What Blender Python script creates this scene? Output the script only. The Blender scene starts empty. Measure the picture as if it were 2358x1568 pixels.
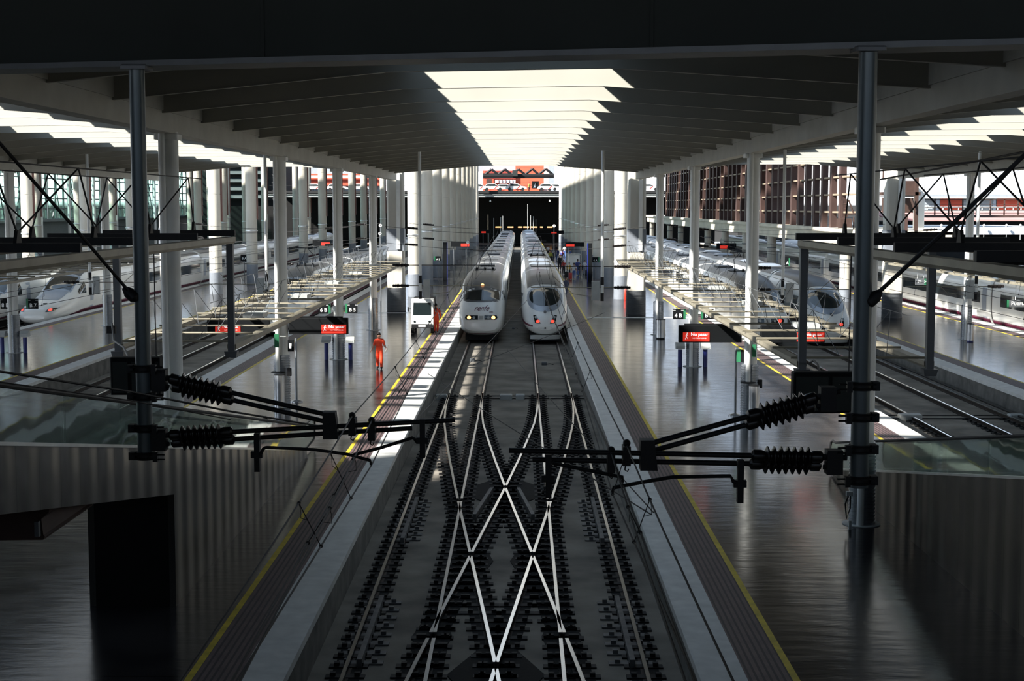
import bpy, math, random
from mathutils import Vector, Matrix
random.seed(7)
C = bpy.context.scene.collection
sc = bpy.context.scene
# ------------------------------------------------------------------ camera
FPX = 3380.0; HC = 7.6; CXP, CYP = 1179.0, 784.0
PITCH = math.atan(309 / FPX); YAW = math.atan(19 / FPX)
cam_d = bpy.data.cameras.new('camera'); cam = bpy.data.objects.new('camera', cam_d); C.objects.link(cam)
cam.location = (0, 0, HC); cam.rotation_euler = (math.pi / 2 - PITCH, 0, YAW)
cam_d.sensor_width = 36; cam_d.lens = FPX / 2358 * 36; cam_d.clip_end = 3000; cam_d.clip_start = 0.1
sc.camera = cam
# ------------------------------------------------------------------ light
w = bpy.data.worlds.new('sky'); sc.world = w; w.use_nodes = True
nt = w.node_tree; bg = nt.nodes['Background']
SKY_POWER = 4.0
tc = nt.nodes.new('ShaderNodeTexCoord'); sx = nt.nodes.new('ShaderNodeSeparateXYZ'); cr = nt.nodes.new('ShaderNodeValToRGB')
nt.links.new(tc.outputs['Generated'], sx.inputs[0]); nt.links.new(sx.outputs['Z'], cr.inputs[0])
e_ = cr.color_ramp.elements
e_[0].position = 0.0; e_[0].color = (0.05, 0.05, 0.05, 1); e_[1].position = 1.0; e_[1].color = (0.11, 0.15, 0.20, 1)
for p_, c_ in ((0.003, (0.95, 0.97, 1.0, 1)), (0.035, (0.95, 0.97, 1.0, 1)), (0.085, (0.52, 0.62, 0.76, 1)), (0.30, (0.13, 0.18, 0.25, 1))):
    q_ = e_.new(p_); q_.color = c_
# the sky is brighter towards the sun, on the left
az = nt.nodes.new('ShaderNodeMapRange'); az.inputs[1].default_value = -0.9; az.inputs[2].default_value = 0.7; az.inputs[3].default_value = 1.7; az.inputs[4].default_value = 0.5
nt.links.new(sx.outputs['X'], az.inputs[0]); vm = nt.nodes.new('ShaderNodeVectorMath'); vm.operation = 'SCALE'
nt.links.new(cr.outputs[0], vm.inputs[0]); nt.links.new(az.outputs[0], vm.inputs['Scale']); nt.links.new(vm.outputs[0], bg.inputs[0]); bg.inputs[1].default_value = SKY_POWER
sd = bpy.data.lights.new('sun', 'SUN'); sd.energy = 15.0; sd.angle = 0.03; sd.color = (1.0, 0.965, 0.90)
sun = bpy.data.objects.new('sun', sd); C.objects.link(sun)
SUN_DIR = Vector((1.0, 0.75, -0.9)).normalized()
sun.rotation_euler = SUN_DIR.to_track_quat('-Z', 'Y').to_euler()
sc.view_settings.view_transform = 'Standard'; sc.view_settings.look = 'None'
sc.view_settings.gamma = 1.0; sc.view_settings.exposure = -0.05; sc.view_settings.use_curve_mapping = False
# ------------------------------------------------------------------ photo pixel -> place
_cp, _sp, _cy, _sy = math.cos(PITCH), math.sin(PITCH), math.cos(YAW), math.sin(YAW)
def _ray(px, py):
    u = (px - CXP) / FPX; v = -(py - CYP) / FPX
    y = _cp + v * _sp; z = -_sp + v * _cp
    return (u * _cy - y * _sy, u * _sy + y * _cy, z)
def PZ(px, py, z=0.0):
    r = _ray(px, py); t = (z - HC) / r[2]; return Vector((r[0] * t, r[1] * t, z))
def PY(px, py, y):
    r = _ray(px, py); t = y / r[1]; return Vector((r[0] * t, y, HC + r[2] * t))
def PX(px, py, x):
    r = _ray(px, py); t = x / r[0]; return Vector((x, r[1] * t, HC + r[2] * t))
RZ = -0.76            # rail head level, platforms are z = 0
SK = 0.185            # the roof grid is skewed to the tracks
# ------------------------------------------------------------------ materials
def M(name, col, rough=0.6, metal=0.0, var=0.12, scale=3.0, bump=0.0, bscale=20.0, emit=None, stretch=None, spec=0.5, detail=4.0):
    m = bpy.data.materials.new(name); m.use_nodes = True; n = m.node_tree; b = n.nodes['Principled BSDF']
    b.inputs['Roughness'].default_value = rough; b.inputs['Metallic'].default_value = metal
    b.inputs['Specular IOR Level'].default_value = spec
    t = n.nodes.new('ShaderNodeTexCoord'); mp = n.nodes.new('ShaderNodeMapping')
    n.links.new(t.outputs['Object'], mp.inputs[0])
    if stretch: mp.inputs['Scale'].default_value = stretch
    if var > 0:
        nz = n.nodes.new('ShaderNodeTexNoise'); nz.inputs['Scale'].default_value = scale; nz.inputs['Detail'].default_value = detail
        n.links.new(mp.outputs[0], nz.inputs['Vector'])
        r = n.nodes.new('ShaderNodeValToRGB'); r.color_ramp.elements[0].position = 0.3; r.color_ramp.elements[1].position = 0.7
        r.color_ramp.elements[0].color = tuple(c * (1 - var) for c in col) + (1,)
        r.color_ramp.elements[1].color = tuple(min(1, c * (1 + var)) for c in col) + (1,)
        n.links.new(nz.outputs['Fac'], r.inputs[0]); n.links.new(r.outputs[0], b.inputs['Base Color'])
    else:
        b.inputs['Base Color'].default_value = tuple(col) + (1,)
    if bump > 0:
        n2 = n.nodes.new('ShaderNodeTexNoise'); n2.inputs['Scale'].default_value = bscale; n2.inputs['Detail'].default_value = 3
        n.links.new(mp.outputs[0], n2.inputs['Vector'])
        bp = n.nodes.new('ShaderNodeBump'); bp.inputs['Strength'].default_value = bump; bp.inputs['Distance'].default_value = 0.05
        n.links.new(n2.outputs['Fac'], bp.inputs['Height']); n.links.new(bp.outputs[0], b.inputs['Normal'])
    if emit:
        b.inputs['Emission Color'].default_value = tuple(emit[:3]) + (1,); b.inputs['Emission Strength'].default_value = emit[3]
    return m
def bands(m, axis, period, duty, col2, bump=0.0):
    """alternate a second colour / groove along an axis of the object"""
    n = m.node_tree; b = n.nodes['Principled BSDF']
    t = n.nodes.new('ShaderNodeTexCoord'); s = n.nodes.new('ShaderNodeSeparateXYZ'); n.links.new(t.outputs['Object'], s.inputs[0])
    d = n.nodes.new('ShaderNodeMath'); d.operation = 'DIVIDE'; d.inputs[1].default_value = period; n.links.new(s.outputs[axis], d.inputs[0])
    f = n.nodes.new('ShaderNodeMath'); f.operation = 'FRACT'; n.links.new(d.outputs[0], f.inputs[0])
    g = n.nodes.new('ShaderNodeMath'); g.operation = 'GREATER_THAN'; g.inputs[1].default_value = duty; n.links.new(f.outputs[0], g.inputs[0])
    mx = n.nodes.new('ShaderNodeMix'); mx.data_type = 'RGBA'; n.links.new(g.outputs[0], mx.inputs[0])
    src = b.inputs['Base Color']
    if src.is_linked: n.links.new(src.links[0].from_socket, mx.inputs[6])
    else: mx.inputs[6].default_value = src.default_value
    mx.inputs[7].default_value = tuple(col2) + (1,); n.links.new(mx.outputs[2], src)
    if bump:
        bp = n.nodes.new('ShaderNodeBump'); bp.inputs['Strength'].default_value = bump; bp.inputs['Distance'].default_value = 0.01; bp.invert = True
        n.links.new(g.outputs[0], bp.inputs['Height']); n.links.new(bp.outputs[0], b.inputs['Normal'])
    return m
def glass(name, tint, refl=0.5, rough=0.02, opac=0.0, body=(0.1, 0.15, 0.13)):
    m = bpy.data.materials.new(name); m.use_nodes = True; n = m.node_tree; n.nodes.clear()
    out = n.nodes.new('ShaderNodeOutputMaterial'); tr = n.nodes.new('ShaderNodeBsdfTransparent'); tr.inputs[0].default_value = tuple(tint) + (1,)
    gl = n.nodes.new('ShaderNodeBsdfGlossy'); gl.inputs['Roughness'].default_value = rough
    nz = n.nodes.new('ShaderNodeTexNoise'); nz.inputs['Scale'].default_value = 0.8; nz.inputs['Detail'].default_value = 1
    t = n.nodes.new('ShaderNodeTexCoord'); n.links.new(t.outputs['Object'], nz.inputs['Vector'])
    bp = n.nodes.new('ShaderNodeBump'); bp.inputs['Strength'].default_value = 0.15; bp.inputs['Distance'].default_value = 0.05
    n.links.new(nz.outputs['Fac'], bp.inputs['Height']); n.links.new(bp.outputs[0], gl.inputs['Normal'])
    fr = n.nodes.new('ShaderNodeFresnel'); fr.inputs[0].default_value = 1.5
    mu = n.nodes.new('ShaderNodeMath'); mu.operation = 'MULTIPLY_ADD'; mu.inputs[1].default_value = refl * 2; mu.inputs[2].default_value = 0.02; mu.use_clamp = True
    n.links.new(fr.outputs[0], mu.inputs[0])
    mx = n.nodes.new('ShaderNodeMixShader'); n.links.new(mu.outputs[0], mx.inputs[0]); n.links.new(gl.outputs[0], mx.inputs[2])
    if opac > 0:
        df = n.nodes.new('ShaderNodeBsdfDiffuse'); df.inputs[0].default_value = tuple(body) + (1,)
        m2 = n.nodes.new('ShaderNodeMixShader'); m2.inputs[0].default_value = opac
        n.links.new(tr.outputs[0], m2.inputs[1]); n.links.new(df.outputs[0], m2.inputs[2]); n.links.new(m2.outputs[0], mx.inputs[1])
    else:
        n.links.new(tr.outputs[0], mx.inputs[1])
    n.links.new(mx.outputs[0], out.inputs[0])
    return m
def floor_mat(name, c1, c2, rough, bump):
    """polished concrete: blotches, hairline joints and trowel ripples"""
    m = bpy.data.materials.new(name); m.use_nodes = True; n = m.node_tree; b = n.nodes['Principled BSDF']
    t = n.nodes.new('ShaderNodeTexCoord')
    nz = n.nodes.new('ShaderNodeTexNoise'); nz.inputs['Scale'].default_value = 0.45; nz.inputs['Detail'].default_value = 8; nz.inputs['Roughness'].default_value = 0.65
    n.links.new(t.outputs['Object'], nz.inputs['Vector'])
    r = n.nodes.new('ShaderNodeValToRGB'); r.color_ramp.elements[0].position = 0.35; r.color_ramp.elements[1].position = 0.7
    r.color_ramp.elements[0].color = c1 + (1,); r.color_ramp.elements[1].color = c2 + (1,); n.links.new(nz.outputs['Fac'], r.inputs[0])
    br = n.nodes.new('ShaderNodeTexBrick'); br.offset = 0; br.inputs['Scale'].default_value = 1.0; br.inputs['Brick Width'].default_value = 5.2
    br.inputs['Row Height'].default_value = 5.8; br.inputs['Mortar Size'].default_value = 0.015
    br.inputs['Color1'].default_value = (1, 1, 1, 1); br.inputs['Color2'].default_value = (1, 1, 1, 1); br.inputs['Mortar'].default_value = (0.25, 0.25, 0.25, 1)
    n.links.new(t.outputs['Object'], br.inputs['Vector'])
    mx = n.nodes.new('ShaderNodeMix'); mx.data_type = 'RGBA'; mx.blend_type = 'MULTIPLY'; mx.inputs[0].default_value = 1
    n.links.new(r.outputs[0], mx.inputs[6]); n.links.new(br.outputs[0], mx.inputs[7]); n.links.new(mx.outputs[2], b.inputs['Base Color'])
    rr = n.nodes.new('ShaderNodeMapRange'); rr.inputs[3].default_value = rough * 0.7; rr.inputs[4].default_value = rough * 1.5
    n2 = n.nodes.new('ShaderNodeTexNoise'); n2.inputs['Scale'].default_value = 1.1; n2.inputs['Detail'].default_value = 5
    n.links.new(t.outputs['Object'], n2.inputs['Vector']); n.links.new(n2.outputs['Fac'], rr.inputs[0]); n.links.new(rr.outputs[0], b.inputs['Roughness'])
    mp = n.nodes.new('ShaderNodeMapping'); mp.inputs['Scale'].default_value = (0.8, 2.6, 1); n.links.new(t.outputs['Object'], mp.inputs[0])
    n3 = n.nodes.new('ShaderNodeTexNoise'); n3.inputs['Scale'].default_value = 1.3; n3.inputs['Detail'].default_value = 3; n.links.new(mp.outputs[0], n3.inputs['Vector'])
    bp = n.nodes.new('ShaderNodeBump'); bp.inputs['Strength'].default_value = bump; bp.inputs['Distance'].default_value = 0.03
    n.links.new(n3.outputs['Fac'], bp.inputs['Height']); n.links.new(bp.outputs[0], b.inputs['Normal'])
    b.inputs['Specular IOR Level'].default_value = 0.5; b.inputs['IOR'].default_value = 1.2
    return m
m_floor = floor_mat('polished concrete', (0.010, 0.010, 0.012), (0.036, 0.033, 0.032), 0.15, 0.2)
m_slab = M('track slab concrete', (0.21, 0.19, 0.16), 0.8, var=0.45, scale=0.7, bump=0.1, bscale=6, detail=10)
m_gutter = M('dark ballast gutter', (0.006, 0.006, 0.006), 0.9, var=0.5, scale=8)
m_black = M('black rubber', (0.008, 0.008, 0.009), 0.7, var=0.3, scale=9)
m_rail = M('worn rail head', (0.75, 0.76, 0.78), 0.22, 1.0, var=0.05, scale=2)
m_railside = M('rusty rail web', (0.045, 0.03, 0.022), 0.7, var=0.4, scale=6)
m_dull = M('dull guard rail', (0.14, 0.14, 0.14), 0.6, 0.4, var=0.3, scale=4)
m_coping = M('pale coping stone', (0.70, 0.70, 0.67), 0.7, var=0.12, scale=2.5, detail=8)
m_face = M('stained edge concrete', (0.16, 0.155, 0.14), 0.8, var=0.35, scale=2.0, detail=8)
m_tact = bands(M('ribbed brown tactile paving', (0.13, 0.085, 0.085), 0.6, var=0.2, scale=3), 0, 0.11, 0.62, (0.03, 0.022, 0.022), 0.4)
m_yellow = M('yellow floor line', (0.62, 0.47, 0.03), 0.55, var=0.25, scale=3, detail=8)
m_white = M('white painted steel', (0.84, 0.85, 0.82), 0.42, var=0.06, scale=1.5)
m_rib = M('off white roof steel', (0.34, 0.33, 0.285), 0.55, var=0.05, scale=0.6)
m_roofpl = M('roof deck', (0.2, 0.2, 0.18), 0.7, var=0.1)
m_beam = M('cream edge beam', (0.46, 0.45, 0.40), 0.55, var=0.1, scale=1.2)
m_corr = M('corrugated grey cladding', (0.24, 0.26, 0.28), 0.35, 0.6, var=0.1)
m_conc = M('board marked concrete column', (0.52, 0.49, 0.42), 0.75, var=0.16, scale=1.2, detail=9, bump=0.1, stretch=(1, 1, 0.2))
m_concg = M('grey painted column foot', (0.20, 0.22, 0.25), 0.5, var=0.1)
m_pole = M('grey green painted pole', (0.10, 0.125, 0.135), 0.35, 0.2, var=0.1)
m_blk = M('blackened catenary steel', (0.012, 0.012, 0.013), 0.6, 0.3, var=0.2)
m_insul = M('brown black insulator', (0.012, 0.010, 0.010), 0.3, var=0.1)
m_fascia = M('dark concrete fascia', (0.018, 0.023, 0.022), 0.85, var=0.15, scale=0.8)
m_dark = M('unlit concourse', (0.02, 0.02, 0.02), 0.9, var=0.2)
m_frame = M('buff galvanised beam', (0.27, 0.245, 0.185), 0.5, 0.1, var=0.15, scale=2)
m_post = M('grey hanger post', (0.12, 0.13, 0.14), 0.5, 0.2, var=0.1)
m_clad = bands(M('brushed steel ramp cladding', (0.075, 0.07, 0.062), 0.30, 0.85, var=0.3, scale=1.0, stretch=(1, 1.5, 0.3)), 1, 0.92, 0.975, (0.01, 0.01, 0.01))
def cushion(m, period):
    n = m.node_tree; t = n.nodes.new('ShaderNodeTexCoord'); s = n.nodes.new('ShaderNodeSeparateXYZ'); n.links.new(t.outputs['Object'], s.inputs[0])
    a = n.nodes.new('ShaderNodeMath'); a.operation = 'MULTIPLY'; a.inputs[1].default_value = 2 * math.pi / period; n.links.new(s.outputs['Y'], a.inputs[0])
    b = n.nodes.new('ShaderNodeMath'); b.operation = 'COSINE'; n.links.new(a.outputs[0], b.inputs[0])
    nz = n.nodes.new('ShaderNodeTexNoise'); nz.inputs['Scale'].default_value = 0.9; n.links.new(t.outputs['Object'], nz.inputs['Vector'])
    c = n.nodes.new('ShaderNodeMath'); c.operation = 'MULTIPLY_ADD'; c.inputs[1].default_value = 1.5; n.links.new(nz.outputs['Fac'], c.inputs[0]); n.links.new(b.outputs[0], c.inputs[2])
    bp = n.nodes.new('ShaderNodeBump'); bp.inputs['Strength'].default_value = 1.0; bp.inputs['Distance'].default_value = -0.014; n.links.new(c.outputs[0], bp.inputs['Height'])
    n.links.new(bp.outputs[0], n.nodes['Principled BSDF'].inputs['Normal']); return m
cushion(m_clad, 0.92)
m_cap = M('steel ramp capping', (0.62, 0.64, 0.62), 0.3, 0.7, var=0.1)
m_glassr = glass('green balustrade glass', (0.90, 0.965, 0.935), 0.35, 0.03, 0.08, (0.35, 0.48, 0.42))
m_twhite = M('white train paint', (0.88, 0.88, 0.84), 0.22, var=0.03, scale=1.0, spec=0.6)
m_tgrey = M('grey train roof', (0.085, 0.09, 0.095), 0.35, 0.3, var=0.15, scale=1.5)
m_tblue = M('silver blue train trim', (0.33, 0.38, 0.45), 0.3, 0.3, var=0.05)
m_burg = M('burgundy stripe', (0.13, 0.012, 0.04), 0.35, var=0.05)
m_win = M('dark train glass', (0.012, 0.018, 0.020), 0.06, var=0.1, spec=0.8)
m_lampo = M('orange lamp', (0.9, 0.4, 0.1), 0.4, var=0, emit=(1.0, 0.42, 0.12, 5))
m_lampr = M('red lamp', (0.8, 0.05, 0.03), 0.4, var=0, emit=(1.0, 0.05, 0.03, 2.2))
m_lampw = M('white lamp', (0.9, 0.9, 0.85), 0.4, var=0, emit=(1.0, 0.95, 0.85, 4))
m_red = M('red display', (0.45, 0.02, 0.01), 0.5, var=0, emit=(0.9, 0.04, 0.02, 0.5))
m_txt = M('white lettering', (0.85, 0.85, 0.85), 0.5, var=0, emit=(1, 0.95, 0.95, 0.55))
m_signw = M('plain white lettering', (0.85, 0.85, 0.83), 0.5, var=0)
m_green = M('green sign edge', (0.02, 0.16, 0.07), 0.5, var=0.05)
m_sign = M('black sign casing', (0.004, 0.005, 0.006), 0.7, var=0.1, spec=0.15)
m_blue = M('blue enamel', (0.015, 0.025, 0.17), 0.4, var=0.05)
m_alu = M('brushed aluminium', (0.55, 0.56, 0.57), 0.3, 0.8, var=0.1)
m_grey = M('light grey casing', (0.42, 0.44, 0.43), 0.5, var=0.1)
m_redp = M('red paint', (0.50, 0.03, 0.015), 0.4, var=0.05)
m_orange = M('hi vis orange red cloth', (0.95, 0.075, 0.02), 0.7, var=0.12, scale=9)
m_skin = M('skin', (0.42, 0.22, 0.15), 0.6, var=0.05)
m_hair = M('dark hair', (0.015, 0.010, 0.008), 0.6, var=0.2)
m_orangebox = M('orange machine paint', (0.75, 0.30, 0.02), 0.5, var=0.1)
m_corten = M('brown louvre fins', (0.06, 0.032, 0.027), 0.7, var=0.25, scale=0.6, detail=6)
m_tan = M('tan louvre shelves', (0.30, 0.24, 0.17), 0.7, var=0.1)
m_viad = M('pale viaduct concrete', (0.62, 0.57, 0.46), 0.8, var=0.15, scale=0.4, detail=8, stretch=(1, 1, 3))
m_rust = M('dark rust steel', (0.05, 0.025, 0.018), 0.7, var=0.2)
m_bred = M('red facade panels', (0.55, 0.085, 0.045), 0.7, var=0.08, scale=0.3)
m_bgrey = M('grey facade panels', (0.30, 0.33, 0.36), 0.7, var=0.08)
m_pinkroof = M('faded pink roof', (0.48, 0.24, 0.22), 0.7, var=0.15, scale=0.3)
m_wroof = M('white station roof', (0.72, 0.74, 0.78), 0.6, var=0.05)
m_paneclear = glass('hall window glass', (0.72, 0.90, 0.84), 0.25)
m_mull = M('grey green mullion', (0.10, 0.13, 0.13), 0.5, 0.3, var=0.1)
m_taxi = M('white taxi paint', (0.80, 0.80, 0.80), 0.3, var=0.02)
m_void = M('near black for dark places', (0.004, 0.004, 0.004), 0.95, var=0.2)  # darkness put into the colour, for spaces that look unlit
m_tile = M('brown column pipe', (0.13, 0.05, 0.035), 0.6, var=0.1)
# ------------------------------------------------------------------ mesh building
class G:
    def __init__(s): s.v = []; s.f = []; s.m = []
    def add(s, vs, fs, m=0):
        o = len(s.v); s.v += [tuple(v) for v in vs]; s.f += [tuple(i + o for i in f) for f in fs]; s.m += [m] * len(fs); return s
    def box(s, x0, x1, y0, y1, z0, z1, m=0):
        v = [(x, y, z) for z in (z0, z1) for y in (y0, y1) for x in (x0, x1)]
        return s.add(v, [(0, 2, 3, 1), (4, 5, 7, 6), (0, 1, 5, 4), (2, 6, 7, 3), (0, 4, 6, 2), (1, 3, 7, 5)], m)
    def bev(s, x0, x1, y0, y1, z0, z1, b, m=0):
        """box whose vertical and top edges are chamfered"""
        def ring(i, z): return [(x0 + i + b, y0 + i, z), (x1 - i - b, y0 + i, z), (x1 - i, y0 + i + b, z), (x1 - i, y1 - i - b, z), (x1 - i - b, y1 - i, z), (x0 + i + b, y1 - i, z), (x0 + i, y1 - i - b, z), (x0 + i, y0 + i + b, z)]
        v = ring(0, z0) + ring(0, z1 - b) + ring(b * 0.7, z1)
        f = [tuple(range(7, -1, -1)), tuple(range(16, 24))]
        for k in (0, 8):
            for i in range(8): j = (i + 1) % 8; f.append((k + i, k + j, k + 8 + j, k + 8 + i))
        return s.add(v, f, m)
    def hexa(s, p, m=0):
        """8 corners: bottom 4 in order, top 4 in order"""
        return s.add(p, [(3, 2, 1, 0), (4, 5, 6, 7), (0, 1, 5, 4), (1, 2, 6, 5), (2, 3, 7, 6), (3, 0, 4, 7)], m)
    def skewbar(s, x0, x1, yc, hy, z0, z1, sk=SK, m=0, z0b=None, z1b=None):
        """a bar running along X, following the skewed grid; optional different z at x1"""
        a = yc - sk * x0; b = yc - sk * x1
        zb = z0 if z0b is None else z0b; zt = z1 if z1b is None else z1b
        return s.hexa([(x0, a - hy, z0), (x1, b - hy, zb), (x1, b + hy, zb), (x0, a + hy, z0), (x0, a - hy, z1), (x1, b - hy, zt), (x1, b + hy, zt), (x0, a + hy, z1)], m)
    def tube(s, p0, p1, r0, r1=None, n=12, m=0, cap=True):
        p0 = Vector(p0); p1 = Vector(p1); r1 = r0 if r1 is None else r1; d = p1 - p0
        if d.length < 1e-6: return s
        d.normalize(); a = d.orthogonal().normalized() if abs(d.z) < 0.999 else Vector((1, 0, 0)); b = d.cross(a)
        v = []
        for p, r in ((p0, r0), (p1, r1)):
            for i in range(n):
                t = 2 * math.pi * i / n; v.append(p + a * (math.cos(t) * r) + b * (math.sin(t) * r))
        f = [(i, (i + 1) % n, n + (i + 1) % n, n + i) for i in range(n)]
        if cap: f += [tuple(range(n - 1, -1, -1)), tuple(range(n, 2 * n))]
        return s.add(v, f, m)
    def path(s, pts, r, n=8, m=0):
        pts = [Vector(p) for p in pts]; rings = []; a = None
        for i, p in enumerate(pts):
            d = (pts[min(i + 1, len(pts) - 1)] - pts[max(i - 1, 0)]).normalized()
            if a is None: a = d.orthogonal().normalized()
            a = (a - d * a.dot(d)).normalized(); b = d.cross(a)
            rings.append([p + a * (math.cos(2 * math.pi * k / n) * r) + b * (math.sin(2 * math.pi * k / n) * r) for k in range(n)])
        v = [q for rg in rings for q in rg]; f = []
        for i in range(len(rings) - 1):
            for k in range(n): j = (k + 1) % n; f.append((i * n + k, i * n + j, (i + 1) * n + j, (i + 1) * n + k))
        f += [tuple(range(n - 1, -1, -1)), tuple(range((len(rings) - 1) * n, len(rings) * n))]
        return s.add(v, f, m)
    def lathe(s, prof, c=(0, 0, 0), n=20, m=0, axis=None):
        """profile [(radius, height)] about a vertical (or given) axis through c"""
        c = Vector(c); ax = Vector(axis or (0, 0, 1)).normalized()
        a = ax.orthogonal().normalized() if abs(ax.z) < 0.999 else Vector((1, 0, 0)); b = ax.cross(a)
        v = [c + ax * h + a * (math.cos(2 * math.pi * k / n) * r) + b * (math.sin(2 * math.pi * k / n) * r) for r, h in prof for k in range(n)]
        f = []
        for i in range(len(prof) - 1):
            for k in range(n): j = (k + 1) % n; f.append((i * n + k, i * n + j, (i + 1) * n + j, (i + 1) * n + k))
        f += [tuple(range(n - 1, -1, -1)), tuple(range((len(prof) - 1) * n, len(prof) * n))]
        return s.add(v, f, m)
    def ball(s, c, r, n=12, m=0, sz=1.0):
        return s.lathe([(r * math.sin(math.pi * i / 8) + 1e-4, -r * sz * math.cos(math.pi * i / 8)) for i in range(9)], c, n, m)
    def prism(s, poly, f0, m=0):
        """poly: list of 2D points, f0(u, v, side) -> 3D for side 0 and 1"""
        n = len(poly); v = [f0(u, w_, 0) for u, w_ in poly] + [f0(u, w_, 1) for u, w_ in poly]
        f = [tuple(range(n - 1, -1, -1)), tuple(range(n, 2 * n))] + [(i, (i + 1) % n, n + (i + 1) % n, n + i) for i in range(n)]
        return s.add(v, f, m)
    def xprism(s, poly_yz, x0, x1, m=0): return s.prism(poly_yz, lambda u, v, k: ((x0, x1)[k], u, v), m)
    def yprism(s, poly_xz, y0, y1, m=0): return s.prism(poly_xz, lambda u, v, k: (u, (y0, y1)[k], v), m)
    def grid(s, fn, nu, nv, m=0):
        v = [fn(i / nu, j / nv) for j in range(nv + 1) for i in range(nu + 1)]
        return s.add(v, [(j * (nu + 1) + i, j * (nu + 1) + i + 1, (j + 1) * (nu + 1) + i + 1, (j + 1) * (nu + 1) + i) for j in range(nv) for i in range(nu)], m)
    def text(s, body, origin, size, ax=(1, 0, 0), ay=(0, 0, 1), m=0, ext=0.004, shear=0.0, center=True, warp=None, bold=0.0):
        cu = bpy.data.curves.new('t', 'FONT'); cu.body = body; cu.size = size; cu.extrude = ext; cu.shear = shear; cu.offset = bold; cu.resolution_u = 3
        if center: cu.align_x = 'CENTER'; cu.align_y = 'CENTER'
        ob = bpy.data.objects.new('t', cu); C.objects.link(ob); bpy.context.view_layer.update()
        me = bpy.data.meshes.new_from_object(ob.evaluated_get(bpy.context.evaluated_depsgraph_get()))
        o = Vector(origin); ax = Vector(ax); ay = Vector(ay); az = ax.cross(ay)
        if warp: v = [warp(p.co) for p in me.vertices]
        else: v = [o + ax * p.co.x + ay * p.co.y + az * p.co.z for p in me.vertices]
        s.add(v, [tuple(p.vertices) for p in me.polygons], m)
        bpy.data.objects.remove(ob); bpy.data.curves.remove(cu); bpy.data.meshes.remove(me); return s
    def build(s, name, mats, parent=None, loc=None, smooth=True, kind=None, label=None):
        o3 = Vector((0, 0, 0))
        if parent is not None: o3 = WL[parent.name]
        if loc is not None: o3 = Vector(loc)
        me = bpy.data.meshes.new(name); me.from_pydata([(x - o3.x, y - o3.y, z - o3.z) for x, y, z in s.v], [], s.f)
        mats = mats if isinstance(mats, (list, tuple)) else [mats]
        for mm in mats: me.materials.append(mm)
        if len(mats) > 1: me.polygons.foreach_set('material_index', s.m)
        me.update()
        if smooth:
            me.polygons.foreach_set('use_smooth', [True] * len(me.polygons)); me.set_sharp_from_angle(angle=math.radians(35))
        o = bpy.data.objects.new(name, me); C.objects.link(o)
        if parent is not None: o.parent = parent; o.location = (0, 0, 0)
        else: o.location = o3
        WL[o.name] = o3.copy()
        if kind: o['kind'] = kind
        if label: o['label'] = label
        return o
WL = {}
def thing(name, label, cat, loc=(0, 0, 0), group=None):
    o = bpy.data.objects.new(name, None); o.empty_display_size = 0.1; C.objects.link(o); o.location = loc; WL[o.name] = Vector(loc)
    o['label'] = label; o['category'] = cat
    if group: o['group'] = group
    return o
def single(name, g, mats, label, cat, loc, group=None, smooth=True, kind=None):
    o = g.build(name, mats, loc=loc, smooth=smooth); o['label'] = label; o['category'] = cat
    if group: o['group'] = group
    if kind: o['kind'] = kind
    return o
def struct(name, g, mats, parent=None, smooth=False, loc=None):
    o = g.build(name, mats, parent, loc=loc, smooth=smooth)
    if parent is None: o['kind'] = 'structure'
    return o
KIDS = {}
def copy_tree(root, loc, label=None, rotz=None, group=None):
    def rec(o, par):
        c = o.copy(); C.objects.link(c)
        WL[c.name] = WL[o.name].copy() if o.name in WL else Vector((0, 0, 0))
        if par is not None: c.parent = par
        for ch in [x for x in o.children]: rec(ch, c)
        return c
    r = rec(root, None); r.location = loc; WL[r.name] = Vector(loc)
    if label: r['label'] = label
    if rotz is not None: r.rotation_euler.z = rotz
    if group: r['group'] = group
    return r
# ------------------------------------------------------------------ platforms and track pits
PIT = [(-38.45, -31.55), (-21.15, -14.25), (-3.85, 2.95), (13.35, 20.25), (30.65, 37.6)]
def platform(x0, x1, y0=2.0, y1=318.0, left=True, right=True):
    g = G(); cw = 0.72; tw = 0.72; yw = 0.12
    l = cw + tw + yw if left else 0; r = cw + tw + yw if right else 0
    g.add([(x0 + l, y0, 0), (x1 - r, y0, 0), (x1 - r, y1, 0), (x0 + l, y1, 0)], [(0, 1, 2, 3)])
    fl = struct('floor', g, m_floor)
    for side, xe, on in ((1, x0, left), (-1, x1, right)):
        if not on: continue
        c = G(); c.box(min(xe - .04 * side, xe + cw * side), max(xe - .04 * side, xe + cw * side), y0, y1, -0.14, 0.004); struct('coping_stone', c, m_coping, fl)
        c = G(); c.box(min(xe, xe + .3 * side), max(xe, xe + .3 * side), y0, y1, -1.2, -0.14); struct('platform_face', c, m_face, fl)
        a, b = xe + cw * side, xe + (cw + tw) * side
        c = G(); c.box(min(a, b), max(a, b), y0, y1, -0.1, 0.008); struct('tactile_strip', c, m_tact, fl)
        a, b = b, b + yw * side
        c = G(); c.box(min(a, b), max(a, b), y0, y1, -0.1, 0.006); struct('yellow_line', c, m_yellow, fl)
    return fl
platform(-60, PIT[0][0], left=False); platform(PIT[0][1], PIT[1][0]); platform(PIT[1][1], PIT[2][0])
platform(PIT[2][1], PIT[3][0]); platform(PIT[3][1], PIT[4][0]); platform(PIT[4][1], 75, right=False)
for a, b in PIT:
    g = G(); g.add([(a, 2, -0.93), (b, 2, -0.93), (b, 318, -0.93), (a, 318, -0.93)], [(0, 1, 2, 3)]); struct('floor', g, m_slab)
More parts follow.
